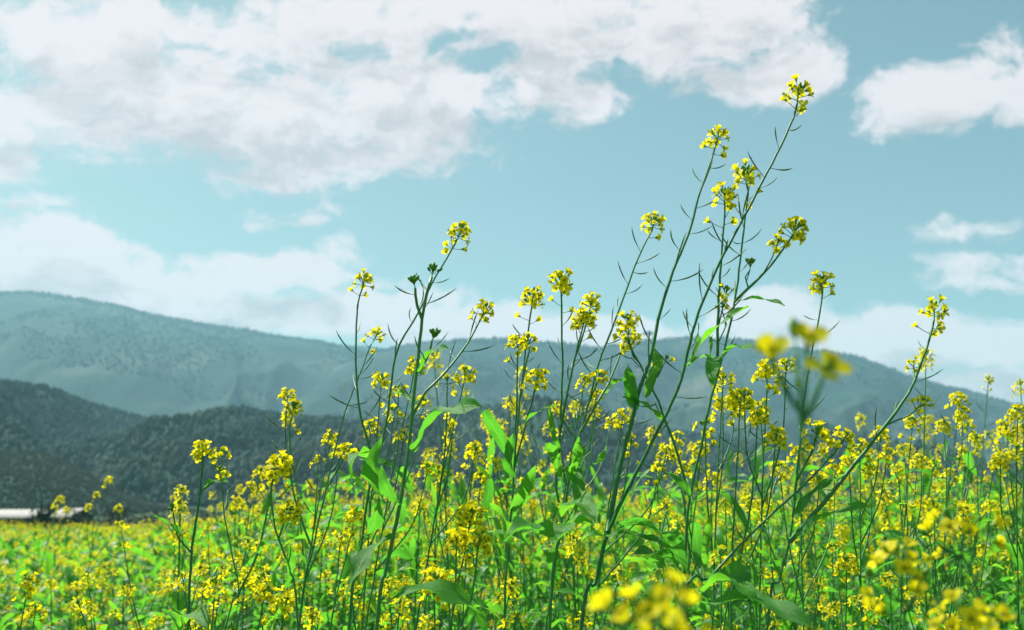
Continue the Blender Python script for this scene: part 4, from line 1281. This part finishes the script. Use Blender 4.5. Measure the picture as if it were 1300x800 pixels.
fs = nd(g, 'ShaderNodeVectorMath', operation='MULTIPLY'); gl(wp.outputs[0], fs.inputs[0]); fs.inputs[1].default_value = (1, 1.7, 1)
fn = noise(g, 13, 12, .68, fs.outputs[0])
fa = nd(g, 'ShaderNodeMath', operation='SUBTRACT', i_1=.5); gl(fn.outputs['Fac'], fa.inputs[0])
fb = nd(g, 'ShaderNodeMath', operation='MULTIPLY_ADD', i_1=3.1); gl(fa.outputs[0], fb.inputs[0]); gl(ng.outputs[0], fb.inputs[2])
f2 = noise(g, 46, 6, .6, fs.outputs[0])
f2a = nd(g, 'ShaderNodeMath', operation='SUBTRACT', i_1=.5); gl(f2.outputs['Fac'], f2a.inputs[0])
f2b = nd(g, 'ShaderNodeMath', operation='MULTIPLY_ADD', i_1=1.0); gl(f2a.outputs[0], f2b.inputs[0]); gl(fb.outputs[0], f2b.inputs[2])
gl(f2b.outputs[0], go_.inputs[0])

def dens(off):
    n = nt.nodes.new('ShaderNodeGroup'); n.node_tree = g
    if off is None: L(cb.outputs[0], n.inputs[0])
    else:
        ad = nd(nt, 'ShaderNodeVectorMath', operation='ADD'); L(cb.outputs[0], ad.inputs[0]); ad.inputs[1].default_value = off
        L(ad.outputs[0], n.inputs[0])
    return n.outputs[0]
d0 = dens(None); d1 = dens((-.010, .038, 0))
mk = nd(nt, 'ShaderNodeMapRange', interpolation_type='SMOOTHSTEP'); mk.inputs['From Min'].default_value = -.08; mk.inputs['From Max'].default_value = .70
L(d0, mk.inputs['Value'])
mo = nd(nt, 'ShaderNodeMath', operation='MULTIPLY', i_1=.93); L(mk.outputs[0], mo.inputs[0])
# a cloud is greyer where more of it lies between the place and the sun
sh = nd(nt, 'ShaderNodeMapRange', interpolation_type='SMOOTHSTEP'); sh.inputs['From Min'].default_value = .3; sh.inputs['From Max'].default_value = 1.35
L(d1, sh.inputs['Value'])
CLOUD_HI, CLOUD_LO = (7.7, 6.75, 6.85), (4.9, 4.35, 4.5)
cc = nd(nt, 'ShaderNodeMix', data_type='RGBA'); L(sh.outputs[0], cc.inputs[0]); cc.inputs[6].default_value = (*CLOUD_HI, 1); cc.inputs[7].default_value = (*CLOUD_LO, 1)
fx = nd(nt, 'ShaderNodeMix', data_type='RGBA'); L(mo.outputs[0], fx.inputs[0]); L(tint.outputs[2], fx.inputs[6]); L(cc.outputs[2], fx.inputs[7])
L(fx.outputs[2], bg.inputs['Color'])

# ------------------------------------------------------------------ render settings
sc.view_settings.view_transform = 'Standard'; sc.view_settings.look = 'None'; sc.view_settings.gamma = 1; sc.view_settings.exposure = .85
sc.view_settings.use_curve_mapping = False
sc.render.engine = 'CYCLES'
cy = sc.cycles
cy.use_denoising = True; cy.max_bounces = 6; cy.diffuse_bounces = 3; cy.transmission_bounces = 4; cy.glossy_bounces = 2; cy.volume_bounces = 1; cy.transparent_max_bounces = 8
cy.sample_clamp_indirect = 6.0
